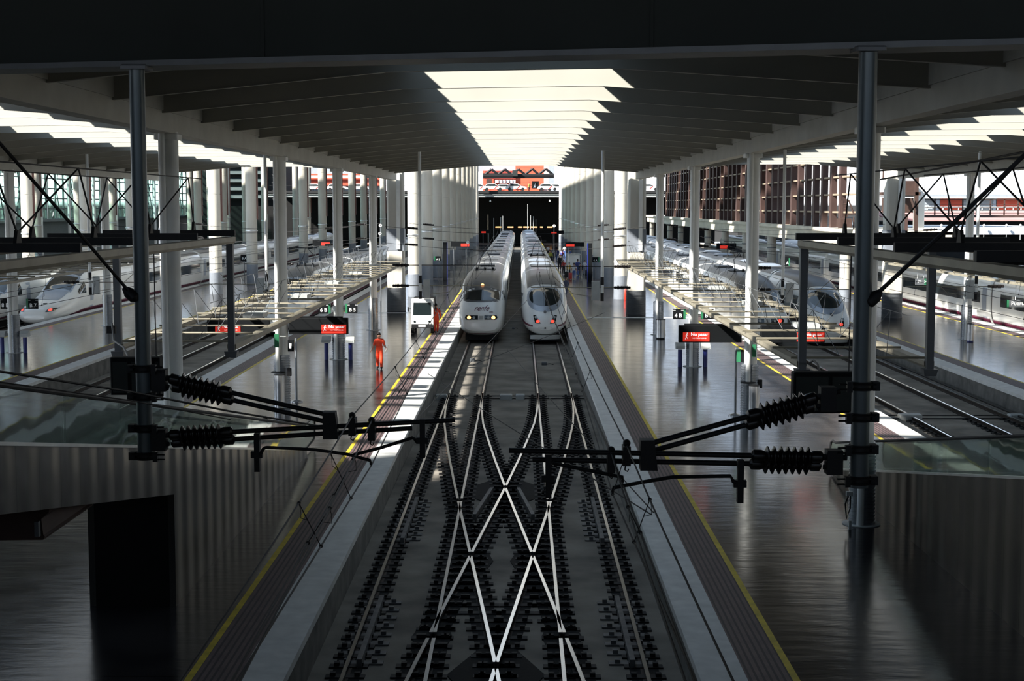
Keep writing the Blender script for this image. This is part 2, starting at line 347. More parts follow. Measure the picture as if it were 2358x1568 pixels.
# white cross lines on the platforms
for x0, x1, yy in ((-12.7, -4.0, 104.5), (4.6, 11.7, 100.0)):
    g = G(); g.box(x0, x1, yy, yy + 0.5, 0.0, 0.012); struct('trim_1', g, m_coping)
# ------------------------------------------------------------------ tracks
def ribbon(pts, x0, x1, z0, z1, g, m=0):
    n = len(pts); v = []
    for i, p in enumerate(pts):
        q0 = pts[max(i - 1, 0)]; q1 = pts[min(i + 1, n - 1)]; d = Vector((q1[0] - q0[0], q1[1] - q0[1])).normalized()
        nx, ny = d.y, -d.x
        for xx, zz in ((x0, z0), (x1, z0), (x1, z1), (x0, z1)): v.append((p[0] + nx * xx, p[1] + ny * xx, zz))
    f = [(3, 2, 1, 0), tuple((n - 1) * 4 + k for k in range(4))]
    for i in range(n - 1):
        for k in range(4): j = (k + 1) % 4; f.append((i * 4 + k, i * 4 + j, i * 4 + 4 + j, i * 4 + 4 + k))
    return g.add(v, f, m)
def cut(pts, gaps, h=0.20):
    """split a rail at the frog gaps"""
    pts = sorted(pts, key=lambda p: p[1]); out = []; cur = [pts[0]]
    def at(y):
        for a, b in zip(pts, pts[1:]):
            if a[1] <= y <= b[1]: u = (y - a[1]) / (b[1] - a[1]); return (a[0] + (b[0] - a[0]) * u, y)
    gaps = sorted(gaps); i = 1
    for gy in gaps:
        while i < len(pts) and pts[i][1] < gy - h - .01: cur.append(pts[i]); i += 1
        cur.append(at(gy - h)); out.append(cur)
        while i < len(pts) and pts[i][1] < gy + h + .01: i += 1
        cur = [at(gy + h)]
    out.append(cur + pts[i:]); return out
def rail_g(pts, g):
    ribbon(pts, -0.036, 0.036, RZ - 0.035, RZ, g, 0); ribbon(pts, -0.012, 0.012, RZ - 0.15, RZ - 0.035, g, 1)
    ribbon(pts, -0.07, 0.07, RZ - 0.168, RZ - 0.15, g, 1); return g
def fasteners(pts, g, w=0.30, step=0.6, y0=-1e9, y1=1e9, off=0.0):
    """row of dark base plates with clips under one rail"""
    acc = 0.0; last = None
    for i in range(len(pts) - 1):
        p, q = Vector(pts[i][:2]), Vector(pts[i + 1][:2]); L = (q - p).length
        while acc < L:
            c = p.lerp(q, acc / L); x, y = c.x + off, c.y
            if y0 <= y <= y1:
                g.box(x - w, x + w, y - .10, y + .10, -0.925, -0.895)
                for s in (-1, 1):
                    g.box(x + s * w * 0.62 - .05, x + s * w * 0.62 + .05, y - .05, y + .05, -0.895, -0.83)
            acc += step
        acc -= L
    return g
def track(cx, label, y0, y1, swy, group=None, fast=True):
    t = thing('railway_track', label, 'railway track', (cx, y0, -0.93), group)
    for s in (-0.75, 0.75):
        pts = [(cx + s, y0), (cx + s, y1)]
        g = G()
        for seg in cut(pts, [28.1, 41.4] if (cx, s) in ((-2.43, .75), (1.54, -.75)) else []): rail_g(seg, g)
        g.build('rail', [m_rail, m_railside], t, smooth=False)
    if fast:
        for s in (-0.75, 0.75):
            g = G(); g.box(cx + s - .27, cx + s + .27, y0, swy, -0.929, -0.918); g.build('rubber_bed', m_gutter, t, smooth=False)
            g = fasteners([(cx + s, y0), (cx + s, swy)], G(), w=.36); o = g.build('rail_fastener', m_black, t, smooth=False); o['kind'] = 'stuff'
    g = G()
    for s in (-0.75, 0.75): g.box(cx + s - .10, cx + s + .10, swy, y1, -0.929, -0.922)
    g.build('embedded_groove', m_gutter, t, smooth=False)
    return t
XA, XB = -2.43, 1.54
track(XA, 'straight railway track under the nose of the left central train', 8, 317, 65.4)
track(XB, 'straight railway track under the round nosed right central train', 8, 317, 65.4)
track(-15.85, 'track beneath the duck billed train in the left bay', 20, 317, 65)
track(-19.6, 'empty railway track along the far side of the left bay', 20, 317, 65)
track(14.95, 'track of the right bay nearer the central platform', 20, 317, 58.5)
track(18.85, 'track of the right bay leading to the silver nosed train', 20, 317, 58.5)
track(-33.1, 'track under the white train at the left frame edge', 40, 317, 60, fast=False)
track(-36.9, 'outermost left railway track beyond the white train', 40, 317, 60, fast=False)
track(32.2, 'track under the burgundy striped coaches on the right', 40, 317, 60, fast=False)
track(36.0, 'outermost right railway track behind the striped coaches', 40, 317, 60, fast=False)
# scissors crossover between the two central tracks
DT = [(65.5, 0.0), (62.8, 0.03), (59.5, 0.11), (56.2, 0.25), (52.2, 0.53), (47.85, 0.86), (43.75, 1.20), (41.4, 1.40), (34.75, 1.985)]
DT = DT + [(69.5 - y, 3.97 - d) for y, d in reversed(DT[:-1])]
def crossover(sgn, label):
    t = thing('crossover_track', label, 'railway track', (0, 34.75, -0.93), 'crossing rails of the scissors')
    for s in (-0.75, 0.75):
        pts = []
        for y, d in DT:
            x = XA + d if sgn > 0 else XB - d
            pts.append((x + s, y))
        # break the rail at the frogs so that the wheel flanges pass
        g = G()
        for seg in cut(pts, [26.2, 34.85, 41.4] if s * sgn < 0 else [28.1, 34.85, 43.4]): rail_g(seg, g)
        g.build('rail', [m_rail, m_railside], t, smooth=False)
        bed = G(); ribbon(pts, -0.28, 0.28, -0.9295, -0.917, bed); bed.build('rubber_bed', m_gutter, t, smooth=False)
        g = fasteners(pts, G(), w=0.40); o = g.build('rail_fastener', m_black, t, smooth=False); o['kind'] = 'stuff'
    return t
crossover(1, 'curved crossover rails swinging from left central track to right one')
crossover(-1, 'curved crossover rails swinging from right central track to left one')
# dark pads where rails cross, guard rails, switch rods
def flat(name, pts, z, th, m_, label, cat, group=None):
    g = G(); g.prism([(p[0], p[1]) for p in pts], lambda u, v, k: (u, v, z - (th if k == 0 else 0)))
    return single(name, g, m_, label, cat, (pts[0][0], pts[0][1], z - th), group, smooth=False)
cr = [('first crossing where the inner crossover rails meet, farthest of the four', -0.44, 43.4, 1.5, 2.6),
      ('crossing on the left side of the scissors', -1.2, 34.75, .55, 3.4), ('crossing on the right side of the scissors', 0.31, 34.75, .55, 3.4),
      ('nearest crossing at the bottom of the picture', -0.44, 26.1, .9, 2.6), ('left outer frog beyond the scissors', -1.75, 41.5, .4, 3.0),
      ('right outer frog beyond the scissors', .83, 41.5, .4, 3.0), ('left outer frog before the scissors', -1.75, 28.5, .4, 3.0), ('right outer frog before the scissors', .83, 28.5, .4, 3.0)]
for lb, x, y, hx, hy in cr:
    g = G(); g.prism([(x, y + hy), (x + hx, y), (x, y - hy), (x - hx, y)], lambda u, v, k: (u, v, -0.928 + .02 * k))
    single('rail_crossing_bed', g, m_gutter, 'black bed under the ' + lb, 'rail bed', (x, y, -0.928), smooth=False)
guards = [((-2.98, 41.8), (-2.98, 36.5)), ((2.08, 41.8), (2.08, 36.5)), ((-2.98, 31.0), (-2.98, 26.5)), ((2.08, 31), (2.08, 26.5)),
          ((-.85, 43.2), (-1.25, 39.4)), ((-.05, 43.2), (.35, 39.4))]
for k, (a, b) in enumerate(guards):
    g = G(); ribbon([a, b], -0.05, 0.05, -0.92, RZ + 0.01, g)
    if k < 4: fasteners([a, b], g, w=0.42)
    single('guard_rail', g, m_dull, 'short dull guard rail ' + ['left of the scissors, far one', 'right of the scissors, far one', 'left of the scissors, near one', 'right of the scissors, near one', 'splayed left below the farthest crossing', 'splayed right below the farthest crossing'][k], 'guard rail', (a[0], a[1], -0.92), smooth=False)
def switch_rod(x0, x1, y, label, boxes=()):
    t = thing('switch_rod', label, 'switch machine', ((x0 + x1) / 2, y, -0.93))
    G().box(x0, x1, y - .05, y + .05, -0.90, -0.86).build('rod', m_black, t, smooth=False)
    G().box(x0 - .2, x1 + .2, y + 1.05, y + 1.22, -0.925, -0.90).build('slab_joint', m_black, t, smooth=False)
    for bx, wd in boxes:
        G().bev(bx, bx + wd, y - .2, y + .25, -0.93, -0.70, .04).build('motor_box', m_grey, t, smooth=False)
    return t
switch_rod(-3.7, -2.5, 64.6, 'switch rod left of the left central track', ((-3.75, .5),))
switch_rod(-1.7, 0.9, 64.6, 'switch rod between the two central tracks', ((-.9, .55), (-.2, .4)))
switch_rod(0.9, 2.85, 64.6, 'switch rod reaching to the right platform edge')
switch_rod(13.6, 19.9, 58.5, 'switch rods and grey motor boxes across the right bay', ((15.2, .9), (19.6, .6)))
# rubber cable across, little grey track boxes, orange wheel chocks
for k, (px, py, s) in enumerate([(1088, 832, 1), (1253, 840, 1), (1018, 826, 1), (1343, 843, 1), (538, 823, 1), (1182, 757, .6), (2075, 852, 1), (1250, 778, .6)]):
    p = PZ(px, py, -0.93); g = G(); g.bev(p.x - .14 * s, p.x + .14 * s, p.y - .2, p.y + .2, -0.93, -0.93 + .16 * s, .03)
    t = thing('track_box', ['small grey box between the left central rails', 'small grey box between the right central rails', 'black lump by the left platform wall', 'black lump by the right platform wall', 'dark box on the slab of the left bay', 'black hook between the two central trains', 'grey box on the slab of the right bay', 'tiny black box under the right central nose'][k], 'track box', p)
    g.build('casing', m_post, t, smooth=False); G().path([(p.x + .14 * s, p.y, -.9), (p.x + .3 * s, p.y - .1, -.86), (p.x + .5 * s, p.y, -.92)], .018, 6).build('cable', m_black, t)
for k, (px, py) in enumerate([(1006, 857), (1352, 865), (2184, 877)]):
    p = PZ(px, py, -0.93); t = thing('orange_track_device', ['orange device on the slab by the left platform wall', 'orange device on the slab by the right platform wall', 'orange device lying in the right bay'][k], 'track device', p)
    G().bev(p.x - .22, p.x + .22, p.y - .2, p.y + .2, -0.93, -0.72, .05).build('housing', m_orangebox, t)
    G().path([(p.x - .5, p.y, -.92), (p.x - .3, p.y - .25, -.8), (p.x + .35, p.y - .25, -.85), (p.x + .6, p.y + .1, -.92)], .02, 6).build('bracket', m_black, t)
# pit wall pipes of the right bay
g = G(); g.tube((19.95, 30, -.75), (19.95, 120, -.75), .05, n=8); g.tube((19.8, 30, -.86), (19.8, 120, -.86), .04, n=8)
single('cable_duct', g, m_black, 'black cables running along the foot of the right bay wall', 'cable', (19.9, 30, -.9))
# ------------------------------------------------------------------ low station roof
COLX = [-26.35, -9.05, 8.2, 25.5]; ROW0 = 36.3; PITCHY = 17.4; NROW = 5
def yrow(k, x): return ROW0 + PITCHY * k - SK * x
RIB0, RIBP = 34.92, 4.45; YF = 103.3
ceil = G()
def span(g, xa, za, xb, zb, yn, yf, th, m=0):
    g.hexa([(xa, yn - SK * xa, za), (xb, yn - SK * xb, zb), (xb, yf - SK * xb, zb), (xa, yf - SK * xa, za),
            (xa, yn - SK * xa, za + th), (xb, yn - SK * xb, zb + th), (xb, yf - SK * xb, zb + th), (xa, yf - SK * xa, za + th)], m)
ceil_o = None
for bi in range(3):
    xa, xb = COLX[bi], COLX[bi + 1]; c = (xa + xb) / 2; ra, rb = c - 2.41, c + 2.24
    span(ceil, xa, 10.62, ra, 11.15, 18.9, YF, .12); span(ceil, rb, 11.15, xb, 10.62, 18.9, YF, .12)
ceil_o = struct('ceiling', ceil, m_roofpl)
for bi in range(3):
    xa, xb = COLX[bi], COLX[bi + 1]; c = (xa + xb) / 2; ra, rb = c - 2.41, c + 2.24
    # raised kerb round the roof light
    for xx in (ra, rb):
        g = G(); span(g, xx - .06, 11.1, xx + .06, 11.1, 18.9, YF, .1); g.build('rooflight_kerb', m_rib, ceil_o, smooth=False)
    j = -3
    while RIB0 + RIBP * j <= YF + .2:
        y = RIB0 + RIBP * j; g = G()
        g.skewbar(xa + .15, ra, y, .05, 9.90, 10.66, z0b=10.40, z1b=11.14)
        g.skewbar(ra, rb, y, .05, 10.40, 11.14)
        g.skewbar(rb, xb - .15, y, .05, 10.40, 11.14, z0b=9.90, z1b=10.66)
        g.skewbar(xa + .15, ra, y, .075, 9.885, 9.905, z0b=10.38, z1b=10.405); g.skewbar(ra, rb, y, .075, 10.385, 10.405); g.skewbar(rb, xb - .15, y, .075, 10.385, 10.405, z0b=9.88, z1b=9.905)
        g.build('roof_rib', m_rib, ceil_o, smooth=False)
        j += 1
for i, x in enumerate(COLX):
    g = G()
    g.hexa([(x - .22, 18.9 - SK * x, 9.45), (x + .22, 18.9 - SK * x, 9.45), (x + .22, YF - SK * x + .5, 9.45), (x - .22, YF - SK * x + .5, 9.45),
            (x - .22, 18.9 - SK * x, 10.02), (x + .22, 18.9 - SK * x, 10.02), (x + .22, YF - SK * x + .5, 10.02), (x - .22, YF - SK * x + .5, 10.02)])
    g.box(x - .26, x + .26, 18.9 - SK * x, YF - SK * x + .5, 9.95, 10.68)
    g.build('edge_beam', m_beam, ceil_o, smooth=False)
# ------------------------------------------------------------------ dark building over the camera
SKF = 0.235
g = G(); y0 = 17.62
g.hexa([(-30, y0 + 30 * SKF, 9.42), (30, y0 - 30 * SKF, 9.42), (30, y0 - 30 * SKF + .55, 9.42), (-30, y0 + 30 * SKF + .55, 9.42),
        (-30, y0 + 30 * SKF, 24), (30, y0 - 30 * SKF, 24), (30, y0 - 30 * SKF + .55, 24), (-30, y0 + 30 * SKF + .55, 24)])
for xx in (-10.6, -7.3, -3.2, 1.5, 6.3):
    yb = y0 - SKF * xx
    g.box(xx, xx + .04, yb - .03, yb + .01, 9.42, 12)
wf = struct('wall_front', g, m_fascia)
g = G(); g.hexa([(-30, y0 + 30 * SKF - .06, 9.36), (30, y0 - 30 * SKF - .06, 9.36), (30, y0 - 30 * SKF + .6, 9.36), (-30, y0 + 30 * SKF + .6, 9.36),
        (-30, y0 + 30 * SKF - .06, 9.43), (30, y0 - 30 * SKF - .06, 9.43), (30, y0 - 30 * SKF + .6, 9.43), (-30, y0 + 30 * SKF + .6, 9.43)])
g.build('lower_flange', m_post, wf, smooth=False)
g = G(); g.box(-30, 30, -14, 24, 14, 14.3); struct('ceiling', g, m_dark)  # unseen shell round the camera, put in to darken the foreground
g = G(); g.box(-30, 30, -14.3, -14, -1, 10.5); g.box(-30, 30, -14.3, -14, 13.2, 14); struct('wall_back', g, m_dark)  # open strip in this unseen wall, added to let sky light in
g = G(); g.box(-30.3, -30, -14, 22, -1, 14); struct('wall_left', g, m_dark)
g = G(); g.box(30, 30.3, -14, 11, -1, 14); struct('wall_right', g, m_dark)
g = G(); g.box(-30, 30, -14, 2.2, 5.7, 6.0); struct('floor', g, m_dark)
# unseen outer bays and side walls, added to keep side light out
g = G(); span(g, -48, 10.72, -26.35, 10.72, 18.9, 96, .3); span(g, 25.5, 10.72, 43, 10.72, 18.9, 98, .3); struct('ceiling', g, m_roofpl)
g = G(); g.box(-62, -61.7, 18, 60, -1, 10.6); struct('wall_left', g, m_conc)
g = G(); g.box(48, 48.3, 4, 46, -1, 10.6); struct('wall_right', g, m_conc)
# ------------------------------------------------------------------ moving ramps down to the platforms
def ramp(x0, x1, yb, ye, ytop, label, ext):
    """x0..x1 the two side walls; ye = low end, slope 0.17"""
    t = thing('moving_ramp', label, 'moving walkway', ((x0 + x1) / 2, ye, 0))
    def top(y): return max(0.12, 0.17 * (ye - y) + 0.12)
    for nm, x in (('side_cladding', x0), ('side_cladding', x1)):
        g = G(); yt = ytop
        pts = [(ye, 0.0), (ye, top(ye)), (yt, top(yt)), (yt, top(yt) - .88), (yb, top(yb) - .88), (yb, 0.0)]
        g.xprism(pts, x - .06, x + .06); g.build(nm, m_clad, t, smooth=False)
        g = G(); g.hexa([(x - .1, yt, top(yt)), (x + .1, yt, top(yt)), (x + .1, ye, top(ye)), (x - .1, ye, top(ye)),
                         (x - .1, yt, top(yt) + .05), (x + .1, yt, top(yt) + .05), (x + .1, ye, top(ye) + .05), (x - .1, ye, top(ye) + .05)])
        g.build('capping', m_cap, t, smooth=False)
        # glass panes and handrail
        n = 14; L = (ye - yt) / n
        for i in range(n):
            a = yt + i * L + .01; b = yt + (i + 1) * L - .01; g = G()
            g.hexa([(x - .008, a, top(a) + .05), (x + .008, a, top(a) + .05), (x + .008, b, top(b) + .05), (x - .008, b, top(b) + .05),
                    (x - .008, a, top(a) + .74), (x + .008, a, top(a) + .74), (x + .008, b, top(b) + .74), (x - .008, b, top(b) + .74)])
            g.build('glass_pane', m_glassr, t, smooth=False)
        g = G(); pts = [(x, yt, top(yt) + .78), (x, ye, top(ye) + .78), (x, ye + ext - .35, .90), (x, ye + ext - .1, .82), (x, ye + ext, .6), (x, ye + ext - .08, .3), (x, ye + ext - .3, .16), (x, ye - .1, .14)]
        g.path(pts, .035, 8); g.build('handrail', m_black, t)
        g = G(); g.xprism([(ye, .14), (ye + ext - .35, .16), (ye + ext - .08, .35), (ye + ext - .05, .6), (ye + ext - .35, .86), (ye, .86)], x - .008, x + .008); g.build('end_glass', m_glassr, t, smooth=False)
    g = G(); g.hexa([(x0, ytop, top(ytop) - .5), (x1, ytop, top(ytop) - .5), (x1, ye, -.02 + .06), (x0, ye, .04), (x0, ytop, top(ytop) - .3), (x1, ytop, top(ytop) - .3), (x1, ye, .10), (x0, ye, .10)])
    g.build('walking_belt', m_post, t, smooth=False)
    g = G(); g.box(x0 + .06, x1 - .06, yb, yb + .3, 0, top(yb) - .9); g.box(x0 + .06, x1 - .06, ytop, yb, 0, .0) if False else None
    g.build('end_wall', m_void, t, smooth=False)
    return t
ramp(-8.15, -6.62, 27.4, 44.6, 3.5, 'steel clad moving ramp with glass sides sloping to the left platform', 2.2)
ramp(8.98, 10.5, 12.0, 41.4, 3.5, 'steel clad moving ramp with glass sides sloping to the right platform', .7)
# support box and girder beneath the left ramp
t = thing('ramp_girder', 'brown black box girder hanging under the left moving ramp', 'girder', (-8.2, 22, 2.4))
p = [PY(0, 1148, 20.6), PY(118, 1148, 20.6), PY(112, 1180, 20.6), PY(95, 1195, 20.6), PY(100, 1232, 20.6), PY(104, 1236, 20.6), PY(100, 1243, 20.6), PY(0, 1247, 20.6)]
g = G(); g.yprism([(q.x - (0.9 if i in (0, 7) else 0), q.z) for i, q in enumerate(p)], 20.6, 23.0); g.build('web', m_rust, t, smooth=False)
a = PY(86, 1200, 20.55); G().box(a.x - .03, a.x + .03, 20.5, 20.6, a.z - .22, a.z).build('stiffener', m_post, t, smooth=False)
ORD = ['nearest', 'second', 'third', 'fourth', 'fifth', 'sixth', 'seventh', 'eighth', 'ninth', 'tenth', 'eleventh', 'twelfth']
ROWN = ['outer left platform', 'left central platform', 'right central platform', 'outer right platform']
# ------------------------------------------------------------------ white steel columns of the low roof
def steel_column(x, y, label, group, hang_bin=False):
    t = thing('steel_column', label, 'column', (x, y, 0), group)
    G().tube((x + .03, y, 1.95), (x + .03, y, 9.5), .225, n=28).build('shaft', m_white, t)
    dz = 1.35 if hang_bin else 0.0
    G().tube((x - .10, y - .30, dz), (x - .10, y - .30, 9.5), .085, n=16).build('drain_pipe', m_white, t)
    prof = []
    for i in range(22):
        z = i * .09; prof += [(.315, z), (.315, z + .045), (.29, z + .05), (.29, z + .085)]
    G().lathe(prof, (x, y, 0.02), 28).build('ribbed_cladding', m_corr, t)
    G().lathe([(.45, 0), (.45, .02), (.4, .03)], (x, y, 0.0), 28).build('base_disc', m_grey, t)
    G().bev(x - .3, x + .3, y - .3, y + .3, 9.3, 9.46, .03).build('head_plate', m_white, t, smooth=False)
    if hang_bin:
        G().lathe([(.05, 0), (.27, 0.02), (.27, .05), (.05, .07)], (x - .10, y - .30, 1.33), 24).build('black_collar', m_blk, t)
    return t
cols = {}
for i, x in enumerate(COLX):
    for k in range(NROW):
        y = yrow(k, x)
        if k == 4:
            continue
        if i in (0, 3) and k < 2 and False: continue
        cols[(i, k)] = steel_column(x, y, '%s white steel column from the front in the row on the %s' % (ORD[k].replace('nearest', 'first'), ROWN[i]), 'white columns of the low roof', hang_bin=(k == 1))
# end piers of the low roof
def pier(x, y, label):
    t = thing('concrete_pier', label, 'column', (x, y, 0), 'piers where the low roof ends')
    g = G(); g.bev(x - .62, x + .62, y - .62, y + .62, 1.7, 10.6, .14); g.build('shaft', m_conc, t)
    g = G(); g.bev(x - .60, x + .60, y - .60, y + .60, 4.6, 6.0, .14) if False else None
    prof = []
    for i in range(20): z = i * .085; prof += [(.70, z), (.70, z + .05), (.67, z + .055), (.67, z + .08)]
    G().lathe(prof, (x, y, 0), 24).build('dark_ribbed_foot', m_post, t)
    G().box(x - .64, x + .64, y - .64, y + .64, 4.4, 6.0).build('grey_collar', m_concg, t, smooth=False)
    G().box(x + .1, x + .36, y - .75, y - .62, 4.5, 10.0).build('flat_duct', m_white, t, smooth=False)
    return t
for i, x in enumerate(COLX):
    pier(x, yrow(4, x) - .5, 'broad concrete pier carrying the far end of the low roof on the ' + ROWN[i])
# ------------------------------------------------------------------ tall round hall columns
def hall_column(x, y, label, group, h=22.0, r=.54, pipe=False):
    t = thing('hall_column', label, 'column', (x, y, 0), group)
    prof = [(r, 1.9)]
    for z in (5.2, 8.6, 12, 15.4, 18.8): prof += [(r, z), (r - .02, z + .01), (r - .02, z + .05), (r, z + .06)]
    prof.append((r, h)); G().lathe(prof, (x, y, 0), 28).build('shaft', m_conc, t)
    G().lathe([(r + .02, 0), (r + .02, 1.9)], (x, y, 0), 28).build('painted_foot', m_concg, t)
    G().lathe([(r + .03, 0), (r + .07, .02), (r + .07, .10), (r + .03, .12)], (x, y, 5.15), 28).build('cable_band', m_alu, t)
    if pipe: G().box(x + r - .05, x + r + .12, y - .12, y + .12, 6.3, h).build('brown_duct', m_tile, t, smooth=False)
    return t
HX = [(-61, 'farthest left'), (-43.7, 'far left'), (-26.4, 'left'), (-8.95, 'inner left'), (8.25, 'inner right')]
hall0 = hall_column(-26.4, 122.3 + SK * 26.4, 'first round concrete column counted from the low roof in the left row', 'round columns of the tall hall', pipe=True)
hall1 = hall_column(-8.95, 122.3 + SK * 8.95, 'first round concrete column counted from the low roof in the inner left row', 'round columns of the tall hall')
for x, nm in HX:
    n0 = 0
    for k in range(0 if x > -40 else 0, 11):
        y = 122.3 + 17.3 * k - SK * x
        if x in (-26.4, -8.95) and k == 0: continue
        copy_tree(hall1 if x > -10 else hall0, (x, y, 0), '%s round concrete column counted from the low roof in the %s row' % (ORD[k].replace('nearest', 'first'), nm))
# ------------------------------------------------------------------ high hall roof and end
g = G()
for k in range(0, 9):
    y = 114 + 17.3 * k; g.hexa([(-75, y + 75 * SK, 22), (24, y - 24 * SK, 22), (24, y - 24 * SK + 12.8, 22), (-75, y + 75 * SK + 12.8, 22), (-75, y + 75 * SK, 23), (24, y - 24 * SK, 23), (24, y - 24 * SK + 12.8, 23), (-75, y + 75 * SK + 12.8, 23)])
struct('ceiling', g, m_conc)  # unseen slabs, spaced to dim the hall yet pass strips of sun
# ------------------------------------------------------------------ skeletal canopies over the platforms
def canopy(cx, y0, y1, label):
    t = thing('canopy_frame', label, 'canopy frame', (cx, y0, 3.87))
    for s in (-1, 1):
        x = cx + 1.5 * s
        g = G(); g.yprism([(x - .09, 3.80), (x + .09, 3.80), (x + .12, 3.86), (x + .12, 3.96), (x - .12, 3.96), (x - .12, 3.86)], y0, y1)
        g.build('side_beam', m_frame, t, smooth=False)
        g = G(); g.box(x - .085, x + .085, y0 - .09, y0 + .09, 3.68, 6.62); g.build('hanger_post', m_post, t, smooth=False)
        g = G(); g.prism([(-.17, -.17), (.17, -.17), (.17, .17), (-.17, .17)], lambda u, v, k: (x + u * (1 if k else .8), y0 + v * (1 if k else .8), 3.62 + .16 * k)); g.build('post_foot', m_post, t, smooth=False)
        # upper beam running back towards the footbridge
        g = G(); g.yprism([(x - .09, 6.62), (x + .09, 6.62), (x + .13, 6.68), (x + .13, 6.80), (x - .13, 6.80), (x - .13, 6.68)], 12.0, y0 + .12)
        g.build('upper_beam', m_frame, t, smooth=False)
    y = y0 + .25
    while y < y1 + .1:
        G().tube((cx - 1.72, y, 4.02), (cx + 1.55, y, 4.02), .03, n=8).build('cross_bar', m_frame, t); y += 2.55
    y = y0 - .3
    while y > 16:
        G().box(cx - 1.75, cx + 1.7, y - .06, y + .06, 6.82, 6.98).build('upper_cross_bar', m_blk, t, smooth=False)  # bars lie in shadow; their shade is put in as black
        for sx in (-.62, .62):
            G().xprism([(y - .14, 6.98), (y + .14, 6.98), (y + .05, 7.2), (y - .05, 7.2)], cx + sx - .03, cx + sx + .03).build('stay_shoe', m_blk, t, smooth=False)
        y -= 4.5
    # zig-zag stays over both decks
    y = y0 + .25; g = G(); 
    while y < y1 - 3:
        for s in (-1, 1):
            g.tube((cx + .55 * s, y, 4.05), (cx + .95 * s, y + 1.3, 5.05), .009, n=5); g.tube((cx + .95 * s, y + 1.3, 5.05), (cx + .55 * s, y + 2.55, 4.05), .009, n=5)
        y += 2.55
    for s in (-1, 1): g.tube((cx + .95 * s, y0, 5.05), (cx + .95 * s, y1 - 3, 5.05), .008, n=5)
    g.build('zigzag_stays', m_post, t)
    g = G(); y = y0 - .3
    while y > 20:
        for s in (-1, 1):
            g.tube((cx + .62 * s, y, 7.15), (cx + 1.0 * s, y - 2.2, 8.3), .018, n=5); g.tube((cx + 1.0 * s, y - 2.2, 8.3), (cx + .62 * s, y - 4.5, 7.15), .018, n=5)
        y -= 4.5
    for s in (-1, 1): g.tube((cx + 1.0 * s, 14, 8.3), (cx + 1.0 * s, y0 - 1, 8.3), .014, n=5)
    g.build('upper_stays', m_blk, t)
    for k in range(5):
        yy = y0 + 9 + k * 10; G().box(cx + .1, cx + .75, yy, yy + 1.1, 3.98, 4.12).build('light_box', m_grey, t, smooth=False)
    return t
canopy(-9.15, 38.7, 95, 'long buff ladder canopy frame hung over the left central platform')
canopy(8.15, 34.5, 99, 'long buff ladder canopy frame hung over the right central platform')
def canopy_far(cx, y0, y1, label):
    t = thing('canopy_frame', label, 'canopy frame', (cx, y0, 3.87))
    for s in (-1, 1):
        x = cx + 1.5 * s; G().yprism([(x - .12, 3.84), (x + .12, 3.84), (x + .12, 3.96), (x - .12, 3.96)], y0, y1).build('side_beam', m_frame, t, smooth=False)
    y = y0 + .5
    while y < y1: G().tube((cx - 1.72, y, 4.02), (cx + 1.55, y, 4.02), .045, n=8).build('cross_bar', m_frame, t); y += 2.55
    return t
canopy_far(-26.45, 41.5, 103, 'buff ladder canopy frame over the outer left platform')
canopy_far(25.4, 31.5, 96, 'buff ladder canopy frame over the outer right platform')
# ------------------------------------------------------------------ hanging signs
def no_pass_sign(x0, x1, y, z0, z1, rx0, rx1, label, far=False):
    t = thing('departure_sign', label, 'sign', ((x0 + x1) / 2, y, z0), None)
    G().bev(x0, x1, y - .12, y + .12, z0, z1, .02).build('casing', m_sign, t, smooth=False)
    h = z1 - z0; G().box(rx0, rx1, y - .135, y - .12, z0 + .06 * h, z0 + .60 * h).build('red_display', m_red, t, smooth=False)
    if not far:
        w = rx1 - rx0; cz = z0 + .38 * h
        g = G(); g.text('No pasar', (rx0 + w * .62, y - .142, cz + .06), .165 * w / .94, m=0, bold=.003)
        g.text('NO TRESPASSING', (rx0 + w * .62, y - .142, cz - .075), .062 * w / .94)
        # walking figure
        s = w / .94; ox = rx0 + .14 * w
        g.ball((ox + .02 * s, y - .142, cz + .105 * s), .022 * s, 8)
        for a, b in (((.0, .08), (-.01, -.01)), ((-.01, -.01), (.045, -.1)), ((-.01, -.01), (-.05, -.11)), ((.0, .06), (.05, .02)), ((.0, .06), (-.045, .0))):
            g.tube((ox + a[0] * s, y - .142, cz + a[1] * s), (ox + b[0] * s, y - .142, cz + b[1] * s), .010 * s, n=5)
        g.build('lettering', m_txt, t, smooth=False)
    if far:
        for xx in (x0 + .3, x1 - .3): G().tube((xx, y + .08, 0), (xx, y + .08, z0), .04, n=6).build('support_post', m_post, t)
    else: G().box(x0 + .2, x1 - .2, y - .02, y + .02, z1, z1 + .06).build('hanging_rail', m_sign, t, smooth=False)
    return t
def px_sign(p0, p1, r0, r1, y, label, far=False, colx=None):
    a = PY(p0[0], p0[1], y); b = PY(p1[0], p1[1], y); c = PY(r0, 750, y); d = PY(r1, 750, y)
    t = no_pass_sign(a.x, b.x, y, b.z, a.z, c.x, d.x, label, far)
    if colx is not None:
        e = a.x if abs(a.x - colx) < abs(b.x - colx) else b.x
        for zz in (a.z - .12, b.z + .12): G().box(min(e, colx), max(e, colx), y - .02, y + .02, zz - .03, zz + .03).build('column_bracket', m_grey, t, smooth=False)
    return t
px_sign((666, 732), (802, 769), 741, 798, 55.3, 'long black departure board with red panel right of the second left column', colx=-9.05)
px_sign((478, 732), (622, 769), 497, 555, 55.3, 'black departure board with red panel seen through the left canopy bars', colx=-9.05)
px_sign((1563, 749), (1707, 788), 1572, 1633, 52.15, 'black departure board with red panel left of the second right column', colx=8.2)
px_sign((1752, 749), (1898, 788), 1834, 1897, 52.15, 'black departure board with red panel right of the second right column', colx=8.2)
